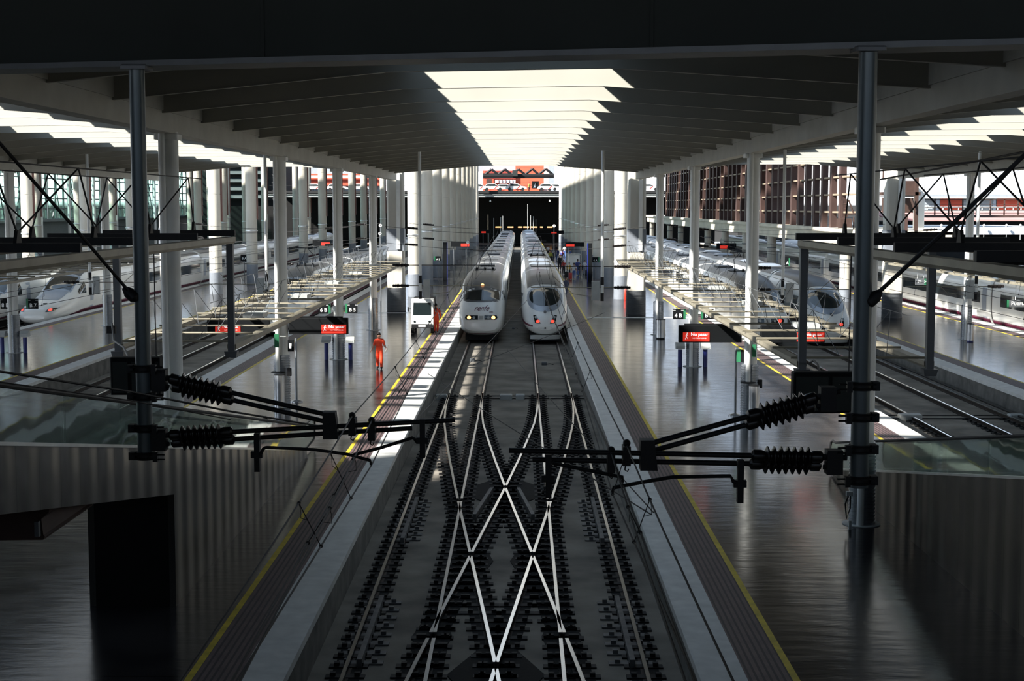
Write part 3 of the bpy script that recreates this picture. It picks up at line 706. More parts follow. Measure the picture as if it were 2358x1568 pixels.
for k, (a, b, r0, r1, y) in enumerate([((1038, 556), (1080, 568), 1062, 1081, 150), ((1302, 558), (1345, 568), 1303, 1322, 150), ((1650, 560), (1695, 573), 1655, 1673, 150), ((720, 553), (762, 566), 742, 762, 170), ((1108, 530), (1130, 537), 1109, 1119, 230), ((1268, 531), (1298, 539), 1269, 1281, 230)]):
    px_sign(a, b, r0, r1, y, ['small far board with red panel left of the central trains', 'small far board with red panel above the crowd', 'small far board with red panel over the right bay trains', 'small far board with red panel among the left hall columns', 'tiny red lit board in the dark left of the train ends', 'tiny red lit board in the dark right of the train ends'][k], True)
def track_sign(px0, px1, py0, py1, y, txt, green, label, small=False):
    a = PY(px0, py0, y); b = PY(px1, py1, y); t = thing('platform_sign', label, 'sign', ((a.x + b.x) / 2, y, b.z))
    G().box(a.x, b.x, y - .05, y + .05, b.z, a.z).build('panel', m_sign, t, smooth=False)
    w = (b.x - a.x) * .16
    if green == 'R': G().box(b.x - w, b.x + .01, y - .06, y + .06, b.z, a.z).build('green_edge', m_green, t, smooth=False)
    elif green == 'L': G().box(a.x - .01, a.x + w, y - .06, y + .06, b.z, a.z).build('green_edge', m_green, t, smooth=False)
    h = a.z - b.z; g = G(); cx = (a.x + b.x) / 2 + (-.5 * w if green == 'R' else .5 * w if green == 'L' else 0)
    g.text(txt, (cx, y - .056, b.z + h * .34), h * .52, bold=.006)
    if not small:
        for s in (-.2, .2): g.box(cx + s * 1 - .07, cx + s + .07, y - .058, y - .055, b.z + h * .84, b.z + h * .88)
    g.build('lettering', m_signw, t, smooth=False)
    if small: G().tube((cx, y + .06, 0), (cx, y + .06, b.z + .1), .03, n=6).build('support_post', m_post, t)
    else:
        colx = min(COLX, key=lambda c: abs(c - cx)); e = a.x if abs(a.x - colx) < abs(b.x - colx) else b.x
        G().box(min(e, colx), max(e, colx), y - .015, y + .015, b.z + .2, b.z + .25).build('bracket', m_grey, t, smooth=False)
    return t
yL = yrow(2, -9.05); yR = yrow(2, 8.2)
track_sign(734, 761, 699, 722, yL, '6 B', 'R', 'platform sign 6 B left of the third left column')
track_sign(796, 823, 699, 721, yL, 'B 5', 'L', 'platform sign B 5 right of the third left column')
track_sign(1550, 1578, 711, 735, yR, '4 B', 'R', 'platform sign 4 B left of the third right column')
track_sign(1615, 1643, 711, 735, yR, 'B 3', 'L', 'platform sign B 3 right of the third right column')
yA = yrow(2, -26.35)
track_sign(1, 28, 687, 711, yA, '8 B', 'R', 'platform sign 8 B at the left frame edge')
track_sign(61, 88, 688, 711, yA, 'B 7', 'L', 'platform sign B 7 in front of the white duck billed train')
track_sign(1000, 1015, 590, 601, 150, 'A 5', 'L', 'tiny platform sign A 5 left of the two central trains', True)
track_sign(1364, 1380, 592, 604, 146, '4 A', 'R', 'tiny platform sign 4 A on a right hall column, beyond the crowd', True)
track_sign(554, 574, 586, 600, 147, '8 A', 'R', 'tiny blue lit platform sign beside the second left hall column', True)
track_sign(1803, 1818, 594, 612, 118, '2 A', 'R', 'tiny platform sign in front of a viaduct column on the right', True)
# green exit boards, direction boards on the right
def board(px0, px1, py0, py1, y, txt, label, green='L', hang=1.2, size=.3):
    a = PY(px0, py0, y); b = PY(px1, py1, y); t = thing('direction_board', label, 'sign', ((a.x + b.x) / 2, y, b.z))
    G().box(a.x, b.x, y - .06, y + .06, b.z, a.z).build('panel', m_post, t, smooth=False)
    if green: 
        x = a.x if green == 'L' else b.x - .12; G().box(x, x + .12, y - .065, y + .065, b.z, a.z).build('green_edge', m_green, t, smooth=False)
    if txt:
        G().text(txt, ((a.x + b.x) / 2 + .1, y - .066, (a.z + b.z) / 2), size).build('lettering', m_signw, t, smooth=False)
    for f in (.2, .8):
        xx = a.x + (b.x - a.x) * f; G().tube((xx, y, a.z), (xx, y, a.z + hang), .025, n=6).build('hanger', m_white, t)
    G().box(a.x - .3, b.x + .3, y - .06, y + .06, a.z + hang, a.z + hang + .12).build('hanging_beam', m_white, t, smooth=False); G().box(b.x + .2, b.x + .3, y - .05, y + .05, 0, a.z + hang).build('support_post', m_white, t, smooth=False)
    return t
board(2318, 2420, 690, 707, 84, 'Puerta de Atocha', 'grey hanging direction board with white lettering at the right frame edge', size=.32)
board(2108, 2132, 641, 656, 100, 'M  >', 'small hanging board with green end over the outer right platform', 'R')
# escape sign, box and post beside second columns
yL1 = yrow(1, -9.05); yR1 = yrow(1, 8.2)
for (gx0, gx1, gy0, gy1, bx0, bx1, by0, by1, ppx, pt, pb, y, lb) in ((634, 640, 769, 800, 663, 677, 783, 809, 683, 779, 925, 54.9, 'left'), (1735, 1738, 793, 822, 1698, 1712, 805, 833, 1693, 801, 957, 52.4, 'right')):
    a = PY(gx0, gy0, y - .5); b = PY(gx1, gy1, y - .5); t = thing('escape_sign', 'thin green escape sign on the second column of the %s platform' % lb, 'sign', ((a.x + b.x) / 2, y - .5, b.z))
    G().box(a.x - .04, b.x + .04, y - .52, y - .48, b.z, a.z).build('panel', m_green, t, smooth=False)
    G().box(b.x, b.x + .3, y - .5, y - .47, a.z - .1, a.z - .07).build('bracket', m_grey, t, smooth=False)
    a = PY(bx0, by0, y); b = PY(bx1, by1, y); t = thing('clock_box', 'black square sign box beside the second column of the %s platform' % lb, 'sign box', ((a.x + b.x) / 2, y, b.z))
    G().box(a.x, b.x, y - .06, y + .06, b.z, a.z).build('casing', m_sign, t, smooth=False)
    if lb == 'left': G().box((a.x + b.x) / 2 - .05, (a.x + b.x) / 2 + .03, y - .07, y - .06, b.z + .12, a.z - .12).build('white_symbol', m_signw, t, smooth=False)
    else: G().box(a.x - .02, a.x + .11, y - .07, y + .07, b.z, a.z).build('green_edge', m_green, t, smooth=False)
    p = PZ(ppx, pb, 0); q = PY(ppx, pt, p.y); t = thing('sign_post', 'slim grey post on a round foot near the second column of the %s platform' % lb, 'post', p)
    G().tube(p, (p.x, p.y, q.z), .045, n=12).build('pole', m_corr, t); G().lathe([(.25, 0), (.25, .03), (.06, .09)], p, 20).build('foot', m_alu, t)
    G().tube((p.x, p.y, 2.0), (p.x + (-.6 if lb == 'left' else .6), p.y + .2, 2.0), .02, n=6).build('arm', m_corr, t)
# ------------------------------------------------------------------ help posts
def help_post(x, y, label):
    t = thing('help_point', label, 'help point', (x, y, 0), 'blue legged help points')
    G().tube((x, y, 0), (x, y, .82), .105, n=16).build('blue_leg', m_blue, t)
    g = G(); g.xprism([(y - .22, .86), (y + .2, .86), (y + .2, 1.15), (y - .05, 1.15), (y - .22, 1.0)], x - .21, x + .21); g.build('head', m_grey, t, smooth=False)
    G().box(x - .14, x + .14, y - .235, y - .2, .9, .97).build('slot', m_grey, t, smooth=False)
    return t
for (i, k, n) in ((1, 2, 'third column of the left central platform'), (2, 2, 'third column of the right central platform'), (0, 2, 'third column of the outer left platform')):
    x, y = COLX[i], yrow(k, COLX[i])
    help_post(x - .60, y - .1, 'blue legged help point left of the ' + n); help_post(x + .60, y - .1, 'blue legged help point right of the ' + n)
# ------------------------------------------------------------------ bins
def bin_(x, y, label, blue=False, h=1.05, z0=.0, r=.19):
    t = thing('litter_bin', label, 'bin', (x, y, z0))
    G().lathe([(r, .08), (r, h)], (x, y, z0), 20).build('steel_drum', m_alu, t)
    G().lathe([(r * 1.03, 0), (r * 1.03, .03)], (x, y, z0 + h), 20).build('lid', m_blk, t)
    G().lathe([(r * .9, 0), (r * .9, .08)], (x, y, z0), 20).build('foot', m_blue if blue else m_blk, t)
    return t
bin_(COLX[1] + .02, yrow(1, COLX[1]) - .75, 'steel litter bin in front of the second left central column', h=1.3)
bin_(COLX[2] + .05, yrow(1, COLX[2]) - .75, 'steel litter bin in front of the second right central column', h=1.3)
p = PZ(911, 716); bin_(p.x, p.y, 'steel litter bin by the dark foot of the left pier', h=.95, r=.17)
p = PZ(1519, 778); bin_(p.x, p.y - .5, 'steel litter bin at the fourth right central column', h=1.1, r=.28)
p = PZ(2234, 787); bin_(p.x, p.y, 'steel litter bin with blue foot on the outer right platform', True, h=1.0, r=.2)
p = PZ(503, 675); bin_(p.x, p.y, 'steel litter bin with blue foot at the first left hall column', True, h=1.0, r=.28)
# fire extinguishers, red boxes
for k, (px, py, h) in enumerate([(1440, 690, 1.0), (1388, 622, .9), (1353, 601, .9), (943, 655, .8), (489, 650, 1.0), (573, 625, 1.0), (1372, 640, 1.0)]):
    p = PZ(px, py); t = thing('fire_extinguisher', ['red extinguisher beside the right pier', 'red cylinder among the far right columns', 'second red cylinder behind the crowd', 'red box left of the first inner left column', 'red box on the first left hall column', 'red box on the second left hall column', 'red extinguisher right of the crowd'][k], 'fire extinguisher', p)
    G().lathe([(.12, 0), (.13, .05), (.13, h * .8), (.05, h * .95), (.03, h)], p, 14).build('cylinder', m_redp, t); G().box(p.x - .05, p.x + .12, p.y - .03, p.y + .03, h, h + .06).build('valve', m_blk, t, smooth=False)
# dark display cabinets hung in the foreground
def cabinet(p0, p1, y, label, px_hang):
    a = PY(p0[0], p0[1], y); b = PY(p1[0], p1[1], y); t = thing('display_cabinet', label, 'display cabinet', ((a.x + b.x) / 2, y, b.z))
    G().bev(a.x, b.x, y - .1, y + .22, b.z, a.z, .02).build('casing', m_sign, t, smooth=False)
    n = 2; w = (b.x - a.x) / n
    for i in range(n): G().box(a.x + i * w + .05, a.x + (i + 1) * w - .03, y - .115, y - .1, b.z + .05, a.z - .09).build('door', m_fascia, t, smooth=False)
    G().tube((px_hang, y + .06, a.z - .02), (px_hang, y + .06, 6.63), .012, n=6).build('hanger', m_blk, t)
    return t
cabinet((256, 822), (345, 908), 30, 'dark display cabinet hanging behind the left front mast', -7.65)
cabinet((338, 822), (372, 915), 30.3, 'narrow dark display cabinet right of the left front mast', -7.58)
cabinet((1826, 856), (1990, 950), 29.5, 'dark display cabinet hanging behind the right front mast', 6.65)
for k, pts in enumerate([[PY(1862, 837, 34.4), PY(1874, 830, 33), PY(1884, 840, 31), PY(1888, 862, 29.6)], [PY(258, 745, 38.5), PY(262, 785, 36), PY(285, 800, 33), PY(298, 826, 30.05)]]):
    g = G(); g.path(pts, .025, 8); single('hanging_cable', g, m_blk, ['short grey cable arching from the canopy post to the right cabinet', 'black cable drooping from the canopy post to the left cabinet'][k], 'cable', pts[-1])
# red/white junction box with hoops on canopy posts
p = PY(258, 758, 38.4); t = thing('junction_box', 'black junction box strapped to the left canopy post', 'junction box', p); G().bev(p.x - .12, p.x + .12, p.y - .15, p.y, p.z - .1, p.z + .1, .02).build('casing', m_blk, t, smooth=False)
p = PY(1749, 883, 52.2); t = thing('junction_box', 'black junction box on the ribbed foot of the second right column', 'junction box', p); G().bev(p.x - .08, p.x + .08, p.y - .15, p.y, p.z - .15, p.z + .15, .02).build('casing', m_blk, t, smooth=False)
p = PY(667, 856, 55); t = thing('junction_box', 'black junction box on the ribbed foot of the second left column', 'junction box', p); G().bev(p.x - .08, p.x + .08, p.y - .15, p.y, p.z - .15, p.z + .15, .02).build('casing', m_blk, t, smooth=False)
# floor trunk of cables at the right column foot in front
p = PY(1957, 1150, 34.2); t = thing('hose_reel_bracket', 'small white bracket with looped hose at the nearest right column', 'bracket', p)
G().box(p.x - .1, p.x + .05, p.y - .1, p.y, p.z + .1, p.z + .2).build('bracket_plate', m_grey, t, smooth=False); G().path([(p.x - .05, p.y - .05, p.z + .1), (p.x - .12, p.y - .05, p.z - .1), (p.x - .08, p.y - .05, p.z - .45), (p.x, p.y - .05, p.z - .2), (p.x, p.y - .05, p.z + .1)], .02, 6).build('hose', m_blk, t)
G().box(p.x - .02, p.x + .04, p.y - .06, p.y, p.z - 1.0, p.z - .5).build('lower_plate', m_grey, t, smooth=False)
# ------------------------------------------------------------------ front masts with heavy cantilevers
def insulator(g, a, b, r=.105, n=7, m=0):
    """shed insulator between two points"""
    a = Vector(a); b = Vector(b); L = (b - a).length; prof = [(r * .35, 0), (r * .62, L * .03), (r * .62, L * .14)]
    for i in range(n):
        h = L * (.17 + .66 * i / n); d = L * .66 / n
        prof += [(r * .5, h), (r, h + d * .35), (r, h + d * .5), (r * .5, h + d * .85)]
    prof += [(r * .62, L * .86), (r * .62, L * .97), (r * .35, L)]
    return g.lathe(prof, a, 14, m, axis=(b - a))
def mast(x, y, ztop, zbot, label, r=.098):
    t = thing('catenary_mast', label, 'mast', (x, y, zbot)); G().tube((x, y, zbot), (x, y, ztop), r, n=24).build('tube', m_pole, t)
    G().bev(x - .17, x + .17, y - .17, y + .17, ztop - .06, ztop, .02).build('head_plate', m_post, t, smooth=False); return t
def clampring(x, y, z, sgn, t):
    g = G(); g.lathe([(.10, -.05), (.125, -.05), (.125, .05), (.10, .05)], (x, y, z), 20)
    for dz in (-.03, .03):
        g.tube((x - sgn * .10, y - .12, z + dz), (x - sgn * .28, y - .13, z + dz), .011, n=6); g.tube((x - .14, y - .13, z + dz), (x + .14, y - .13, z + dz), .012, n=6)
    g.box(x - sgn * .16 - .03, x - sgn * .16 + .03, y - .16, y - .08, z - .06, z + .06)
    g.box(x + sgn * .12, x + sgn * .20, y - .08, y + .06, z - .05, z + .05) if sgn > 0 else g.box(x - .20, x - .12, y - .08, y + .06, z - .05, z + .05)
    g.build('clamp_ring', m_blk, t)
def cantilever(mx, y, tie, arm, sec, steady, posts, label, sgn):
    """tie: upper stay (from mast down), arm: lower tube, sec: second tube below arm"""
    t = thing('catenary_cantilever', label, 'catenary cantilever', (mx, y, arm[0].z))
    dz = Vector((0, 0, .115))
    for nm, (a, b) in (('stay', tie), ('arm', arm)):
        d = (b - a).normalized(); s0 = a + d * .12; s1 = a + d * .95
        for off, nn in ((Vector((0, 0, 0)), 'front'), (-dz, 'rear')):
            oy = Vector((0, 0 if nn == 'front' else .12, 0))
            g = G(); insulator(g, s0 + off + oy, s1 + off + oy, .115, 7); g.build('insulator', m_insul, t)
            e = b + off + oy if nm == 'stay' or nn == 'front' else sec + oy
            if nm == 'arm' and nn == 'rear': st = s1 + off + oy
            else: st = s1 + off + oy - d * .02
            G().tube(st, e, .031, n=12).build('%s_tube' % nm, m_blk, t)
        g = G(); g.tube(a - d * .15, s0, .035, n=8); g.tube(a - d * .1 - dz, s0 - dz, .03, n=8)
        g.box(a.x - .09, a.x + .09, y - .09, y + .09, a.z - .19, a.z + .09); g.build('swivel', m_blk, t)
        for zz in (a.z + .1, a.z - .26): clampring(mx, y, zz, -sgn, t)
    g = G(); e = tie[1]; g.hexa([(e.x - .10, y - .07, e.z - .30), (e.x + .10, y - .07, e.z - .30), (e.x + .10, y + .12, e.z - .30), (e.x - .10, y + .12, e.z - .30), (e.x - .10, y - .07, e.z + .05), (e.x + .06, y - .07, e.z + .05), (e.x + .06, y + .12, e.z + .05), (e.x - .10, y + .12, e.z + .05)]); g.build('knuckle', m_blk, t, smooth=False)
    for p in posts:
        g = G(); g.box(p.x - .045, p.x + .045, y - .06, y + .18, p.z - .16, p.z + .06); g.tube((p.x, y, p.z - .16), (p.x, y, p.z + .10), .028, n=8)
        g.ball((p.x, y, p.z + .10), .045, 8); g.path([(p.x - .01, y, p.z - .16), (p.x - .02, y, p.z - .21), (p.x + .01, y, p.z - .23), (p.x + .025, y, p.z - .20)], .009, 6)
        g.build('wire_clamp', m_blk, t)
    for hang, pts in steady:
        g = G(); g.box(hang.x - .035, hang.x + .035, y - .05, y + .05, hang.z - .44, hang.z + .06); g.box(hang.x - .08, hang.x + .07, y - .04, y + .04, hang.z - .26, hang.z - .18); g.build('drop_bracket', m_blk, t, smooth=False)
        G().path(pts, .022, 8).build('steady_arm', m_blk, t)
    return t
def pl(pts, y): return [PY(a, b, y) for a, b in pts]
YL, YR = 18.8, 16.7
mast(-4.86, YL, 9.38, 4.35, 'left front hanging mast of grey green tube', .098)
mast(3.90, YR, 9.38, 4.38, 'right front hanging mast of grey green tube', .104)
q = lambda a, b: PY(a, b, YL)
cantilever(-4.86, YL, (q(368, 866), q(762, 957)), (q(368, 1003), q(1048, 967)), q(948, 989),
    [(q(592, 1008), pl([(600, 1046), (606, 1034), (612, 1030), (722, 1035), (800, 1046), (852, 1060), (855, 1070)], YL - .05)),
     (q(973, 975), pl([(962, 1020), (956, 1012), (950, 1008), (880, 1030), (815, 1047), (812, 1060)], YL + .05))],
    [q(811, 974), q(856, 985)], 'black double tube cantilever with shed insulators on the left front mast', 1)
q = lambda a, b: PY(a, b, YR)
cantilever(3.90, YR, (q(1905, 908), q(1494, 1022)), (q(1920, 1053), q(1172, 1037)), q(1226, 1062),
    [(q(1705, 1070), pl([(1695, 1112), (1688, 1108), (1682, 1096), (1550, 1098), (1480, 1110), (1412, 1123), (1410, 1134)], YR - .05)),
     (q(1263, 1058), pl([(1272, 1066), (1300, 1072), (1380, 1088), (1434, 1099), (1433, 1110)], YR + .05))],
    [q(1443, 1040), q(1407, 1056)], 'black double tube cantilever with shed insulators on the right front mast', -1)
# stays from far above down to the masts and across
def wire(pts, r, label, group=None, m_=None, cat='wire', name='stay_cable'):
    g = G(); g.path(pts, r, 6); return single(name, g, m_ or m_blk, label, cat, Vector(pts[0]), group)
wire([PY(303, 678, 18.7), PY(165, 517, 18.0), PY(0, 330, 17.2), PY(-200, 110, 16.5)], .022, 'thick black stay rising left from the left front mast')
wire([PY(2005, 690, 16.7), PY(2180, 528, 16.2), PY(2358, 358, 15.8), PY(2560, 170, 15.3)], .024, 'thick black stay rising right from the right front mast')
wire([PY(1990, 420, 40), PY(2100, 400, 34), PY(2358, 350, 26), PY(2500, 320, 22)], .02, 'thinner black stay crossing under the right roof')
for (a, s) in ((PY(303, 680, 18.7), 1), (PY(2008, 690, 16.65), -1)):
    g = G(); g.lathe([(.02, -.10), (.07, -.05), (.075, .05), (.03, .14)], a, 12, axis=(-.7 * s, 0, .7)); single('stay_anchor', g, m_blk, 'black cone anchor of the stay on the %s front mast' % ('left' if s > 0 else 'right'), 'anchor', a)
for k, pts in enumerate([[PY(-60, 846, 14), PY(300, 902, 17), PY(530, 955 - 8, 19), PY(760, 985, 21)], [PY(-60, 871, 14), PY(300, 922, 17), PY(530, 966, 19)]]):
    wire(pts, .014 if k == 0 else .008, ['black cable running below the glass of the left ramp, upper one', 'black cable running below the glass of the left ramp, lower one'][k])
# ------------------------------------------------------------------ trains
def pchip(tab):
    xs = [a for a, _ in tab]; ys = [b for _, b in tab]; n = len(xs); d = [(ys[i + 1] - ys[i]) / (xs[i + 1] - xs[i]) for i in range(n - 1)]
    m = [d[0]] + [0 if d[i - 1] * d[i] <= 0 else 2 * d[i - 1] * d[i] / (d[i - 1] + d[i]) for i in range(1, n - 1)] + [d[-1]]
    def f(x):
        if x <= xs[0]: return ys[0]
        if x >= xs[-1]: return ys[-1]
        i = 0
        while x > xs[i + 1]: i += 1
        h = xs[i + 1] - xs[i]; t = (x - xs[i]) / h
        return (2 * t ** 3 - 3 * t ** 2 + 1) * ys[i] + (t ** 3 - 2 * t ** 2 + t) * h * m[i] + (-2 * t ** 3 + 3 * t ** 2) * ys[i + 1] + (t ** 3 - t ** 2) * h * m[i + 1]
    return f
class Hull:
    """nose + cab surface; s runs back from the tip, z above the rail head"""
    def __init__(h, zt, w, zb, n, L): h.zt, h.w, h.zb, h.n, h.L = pchip(zt), pchip(w), pchip(zb), pchip(n), L
    def S(h, s, t, off=0.0):
        zt, zb, w, n = h.zt(s), h.zb(s), h.w(s), h.n(s); zm = (zt + zb) / 2; hh = (zt - zb) / 2; a = math.pi * t
        ca, sa = math.cos(a), math.sin(a)
        return Vector(((w + off) * math.copysign(abs(sa) ** (2 / n), sa), s, zm + (hh + off) * math.copysign(abs(ca) ** (2 / n), ca)))
    def xs(h, s, z):
        zt, zb, w, n = h.zt(s), h.zb(s), h.w(s), h.n(s); zm = (zt + zb) / 2; hh = (zt - zb) / 2
        q = 1 - min(1, abs((z - zm) / hh)) ** n; return w * q ** (1 / n) if q > 0 else 0.0
    def side(h, s, z, sg, off=.012): return Vector((sg * (h.xs(s, z) + off), s, z))
    def front(h, x, z, off=.02):
        lo, hi = 0.0, h.L
        ax_ = max(abs(x), .07)
        if h.xs(0, z) >= ax_: return Vector((x, -off, z))
        for _ in range(30):
            mid = (lo + hi) / 2
            if h.xs(mid, z) >= ax_: hi = mid
            else: lo = mid
        return Vector((x, hi - off, z))
    def hull(h, g, ns=46, nt=56, mat=None):
        ss = [h.L * (i / ns) ** 1.8 for i in range(ns + 1)]; v = []; f = []; mm = []
        for s in ss:
            for k in range(nt): v.append(h.S(s, 2 * k / nt - 1))
        for i in range(ns):
            for k in range(nt): j = (k + 1) % nt; f.append((i * nt + j, i * nt + k, (i + 1) * nt + k, (i + 1) * nt + j))
        f.append(tuple(range(nt))); f.append(tuple(ns * nt + k for k in range(nt - 1, -1, -1)))
        g.add(v, f); return g
    def sidepatch(h, g, s0, s1, z0, z1, sg, off=.012, n=10, m=0, zf0=None, zf1=None):
        def fn(u, v):
            s = s0 + (s1 - s0) * u; a = zf0(s) if zf0 else z0; b = zf1(s) if zf1 else z1
            return h.side(s, a + (b - a) * v, sg, off)
        return g.grid(fn, n, 3, m)
    def toppatch(h, g, s0, s1, t0, t1, off=.012, nu=14, nv=12, m=0):
        return g.grid(lambda u, v: h.S(s0 + (s1 - s0) * u, t0 + (t1 - t0) * v, off), nu, nv, m)
    def frontpatch(h, g, poly, off=.02, m=0, n=6):
        """star-shaped polygon [(x,z)] projected to the nose"""
        cx = sum(p[0] for p in poly) / len(poly); cz = sum(p[1] for p in poly) / len(poly)
        pts = []
        for i, p in enumerate(poly):
            q_ = poly[(i + 1) % len(poly)]
            for k in range(3): pts.append((p[0] + (q_[0] - p[0]) * k / 3, p[1] + (q_[1] - p[1]) * k / 3))
        v = [h.front(cx, cz, off)]; N = len(pts)
        for r in range(1, n + 1):
            for p in pts: v.append(h.front(cx + (p[0] - cx) * r / n, cz + (p[1] - cz) * r / n, off))
        f = [(0, 1 + i, 1 + (i + 1) % N) for i in range(N)]
        for r in range(n - 1):
            for i in range(N): j = (i + 1) % N; a = 1 + r * N; f.append((a + i, a + N + i, a + N + j, a + j))
        return g.add(v, f, m)
def ellipse(cx, cz, rx, rz, n=20, p=2.0): return [(cx + rx * math.copysign(abs(math.cos(2 * math.pi * k / n)) ** (2 / p), math.cos(2 * math.pi * k / n)), cz + rz * math.copysign(abs(math.sin(2 * math.pi * k / n)) ** (2 / p), math.sin(2 * math.pi * k / n))) for k in range(n)]
class Section(Hull):
    def __init__(h, L, w=1.475, zt=3.9, n=3.4):
        h.zt = lambda s: zt; h.zb = lambda s: .38; h.w = lambda s: w; h.n = lambda s: n; h.L = L
def place(g, x, y):
    g.v = [(a + x, b + y, c + RZ) for a, b, c in g.v]; return g
def coach(t, x, y, L, kind, w=1.475, zt=3.9, doors=True):
    """one carriage starting at y; returns its body"""
    h = Section(L, w, zt); g = G(); ss = [0, .12, .3, L - .3, L - .12, L]; nt = 44; v = []; f = []
    for s in ss:
        k_ = .93 if s in (0, L) else .985 if s in (.12, L - .12) else 1.0
        for k in range(nt): p = h.S(s, 2 * k / nt - 1); v.append((p.x * k_, p.y, 2.1 + (p.z - 2.1) * k_))
    for i in range(len(ss) - 1):
        for k in range(nt): j = (k + 1) % nt; f.append((i * nt + j, i * nt + k, (i + 1) * nt + k, (i + 1) * nt + j))
    f += [tuple(range(nt)), tuple((len(ss) - 1) * nt + k for k in range(nt - 1, -1, -1))]
    g.add(v, f); body = place(g, x, y).build('coach', m_twhite, t)
    g = G(); h.toppatch(g, .3, L - .3, -.235, .235, .01, 2, 18); place(g, x, y).build('roof_panel', m_tgrey, body)
    g = G()
    for sg in (-1, 1): h.sidepatch(g, 1.9 if doors else .8, L - (1.9 if doors else .8), 1.95, 2.75, sg)
    place(g, x, y).build('window_band', m_win, body)
    g = G()
    for sg in (-1, 1): h.sidepatch(g, .1, L - .1, .78, 1.0, sg)
    place(g, x, y).build('burgundy_stripe', m_burg, body)
    if doors:
        for sg in (-1, 1): g = G(); h.sidepatch(g, .55, 1.45, 1.0, 3.0, sg, .016); place(g, x, y).build('door', m_tblue, body)
    g = G(); g.box(-1.0, 1.0, .6, L - .6, .05, .5); place(g, x, y).build('underframe', m_black, body, smooth=False)
    g = G()
    if kind == 'domed':
        for s0 in (L * .28, L * .62): g = G(); g.grid(lambda u, v_: Vector(((u * 2 - 1) * .85, s0 + v_ * 2.6, zt + .02 + .16 * math.sin(math.pi * v_) ** .5 * (1 - (2 * u - 1) ** 4))), 8, 8); place(g, x, y).build('roof_equipment', m_tblue, body)
    else:
        for q_ in range(5):
            xx = -.8 + q_ * .4; g.box(xx - .03, xx + .03, .5, L - .5, zt - .05 - abs(q_ - 2) * .012, zt + .035 - abs(q_ - 2) * .05)
        g.box(-.55, .55, L * .4, L * .6, zt - .05, zt + .12)
    if kind != 'domed': place(g, x, y).build('roof_equipment', m_tgrey, body)
    g = G(); hh = Section(.5, w * .9, zt - .18)
    v = []; nt = 32
    for s in (-.3, 0.05):
        for k in range(nt): v.append(hh.S(0, 2 * k / nt - 1) + Vector((0, s, 0)))
    g.add(v, [((k + 1) % nt, k, nt + k, nt + (k + 1) % nt) for k in range(nt)]); place(g, x, y).build('gangway', m_black, body)
    if kind == 'domed':
        g = G(); h2 = Section(L, w + .015, zt + .015)
        h2.toppatch(g, .05, .5, -.22, .22, .012, 2, 14); place(g, x, y).build('roof_arch', m_twhite, body)
    return body
def pantograph(t, x, y, z0=3.95, up=True):
    g = G(); z = z0 + RZ
    for s in (-.5, .5): g.tube((x + s, y, z), (x + s * .7, y + 1.6, z + .75), .025, n=6); g.tube((x + s * .7, y + 1.6, z + .75), (x + s * .2, y + .4, z + (1.25 if up else .85)), .02, n=6)
    g.tube((x - .8, y + .4, z + (1.3 if up else .9)), (x + .8, y + .4, z + (1.3 if up else .9)), .03, n=6)
    for s in (-.55, 0, .55): g.lathe([(.05, 0), (.1, .05), (.05, .1), (.1, .15), (.04, .22)], (x + s, y - .3, z - .02), 8)
    g.box(x - .7, x + .7, y - .5, y + 1.8, z - .06, z + .02); g.build('pantograph', m_black, t)
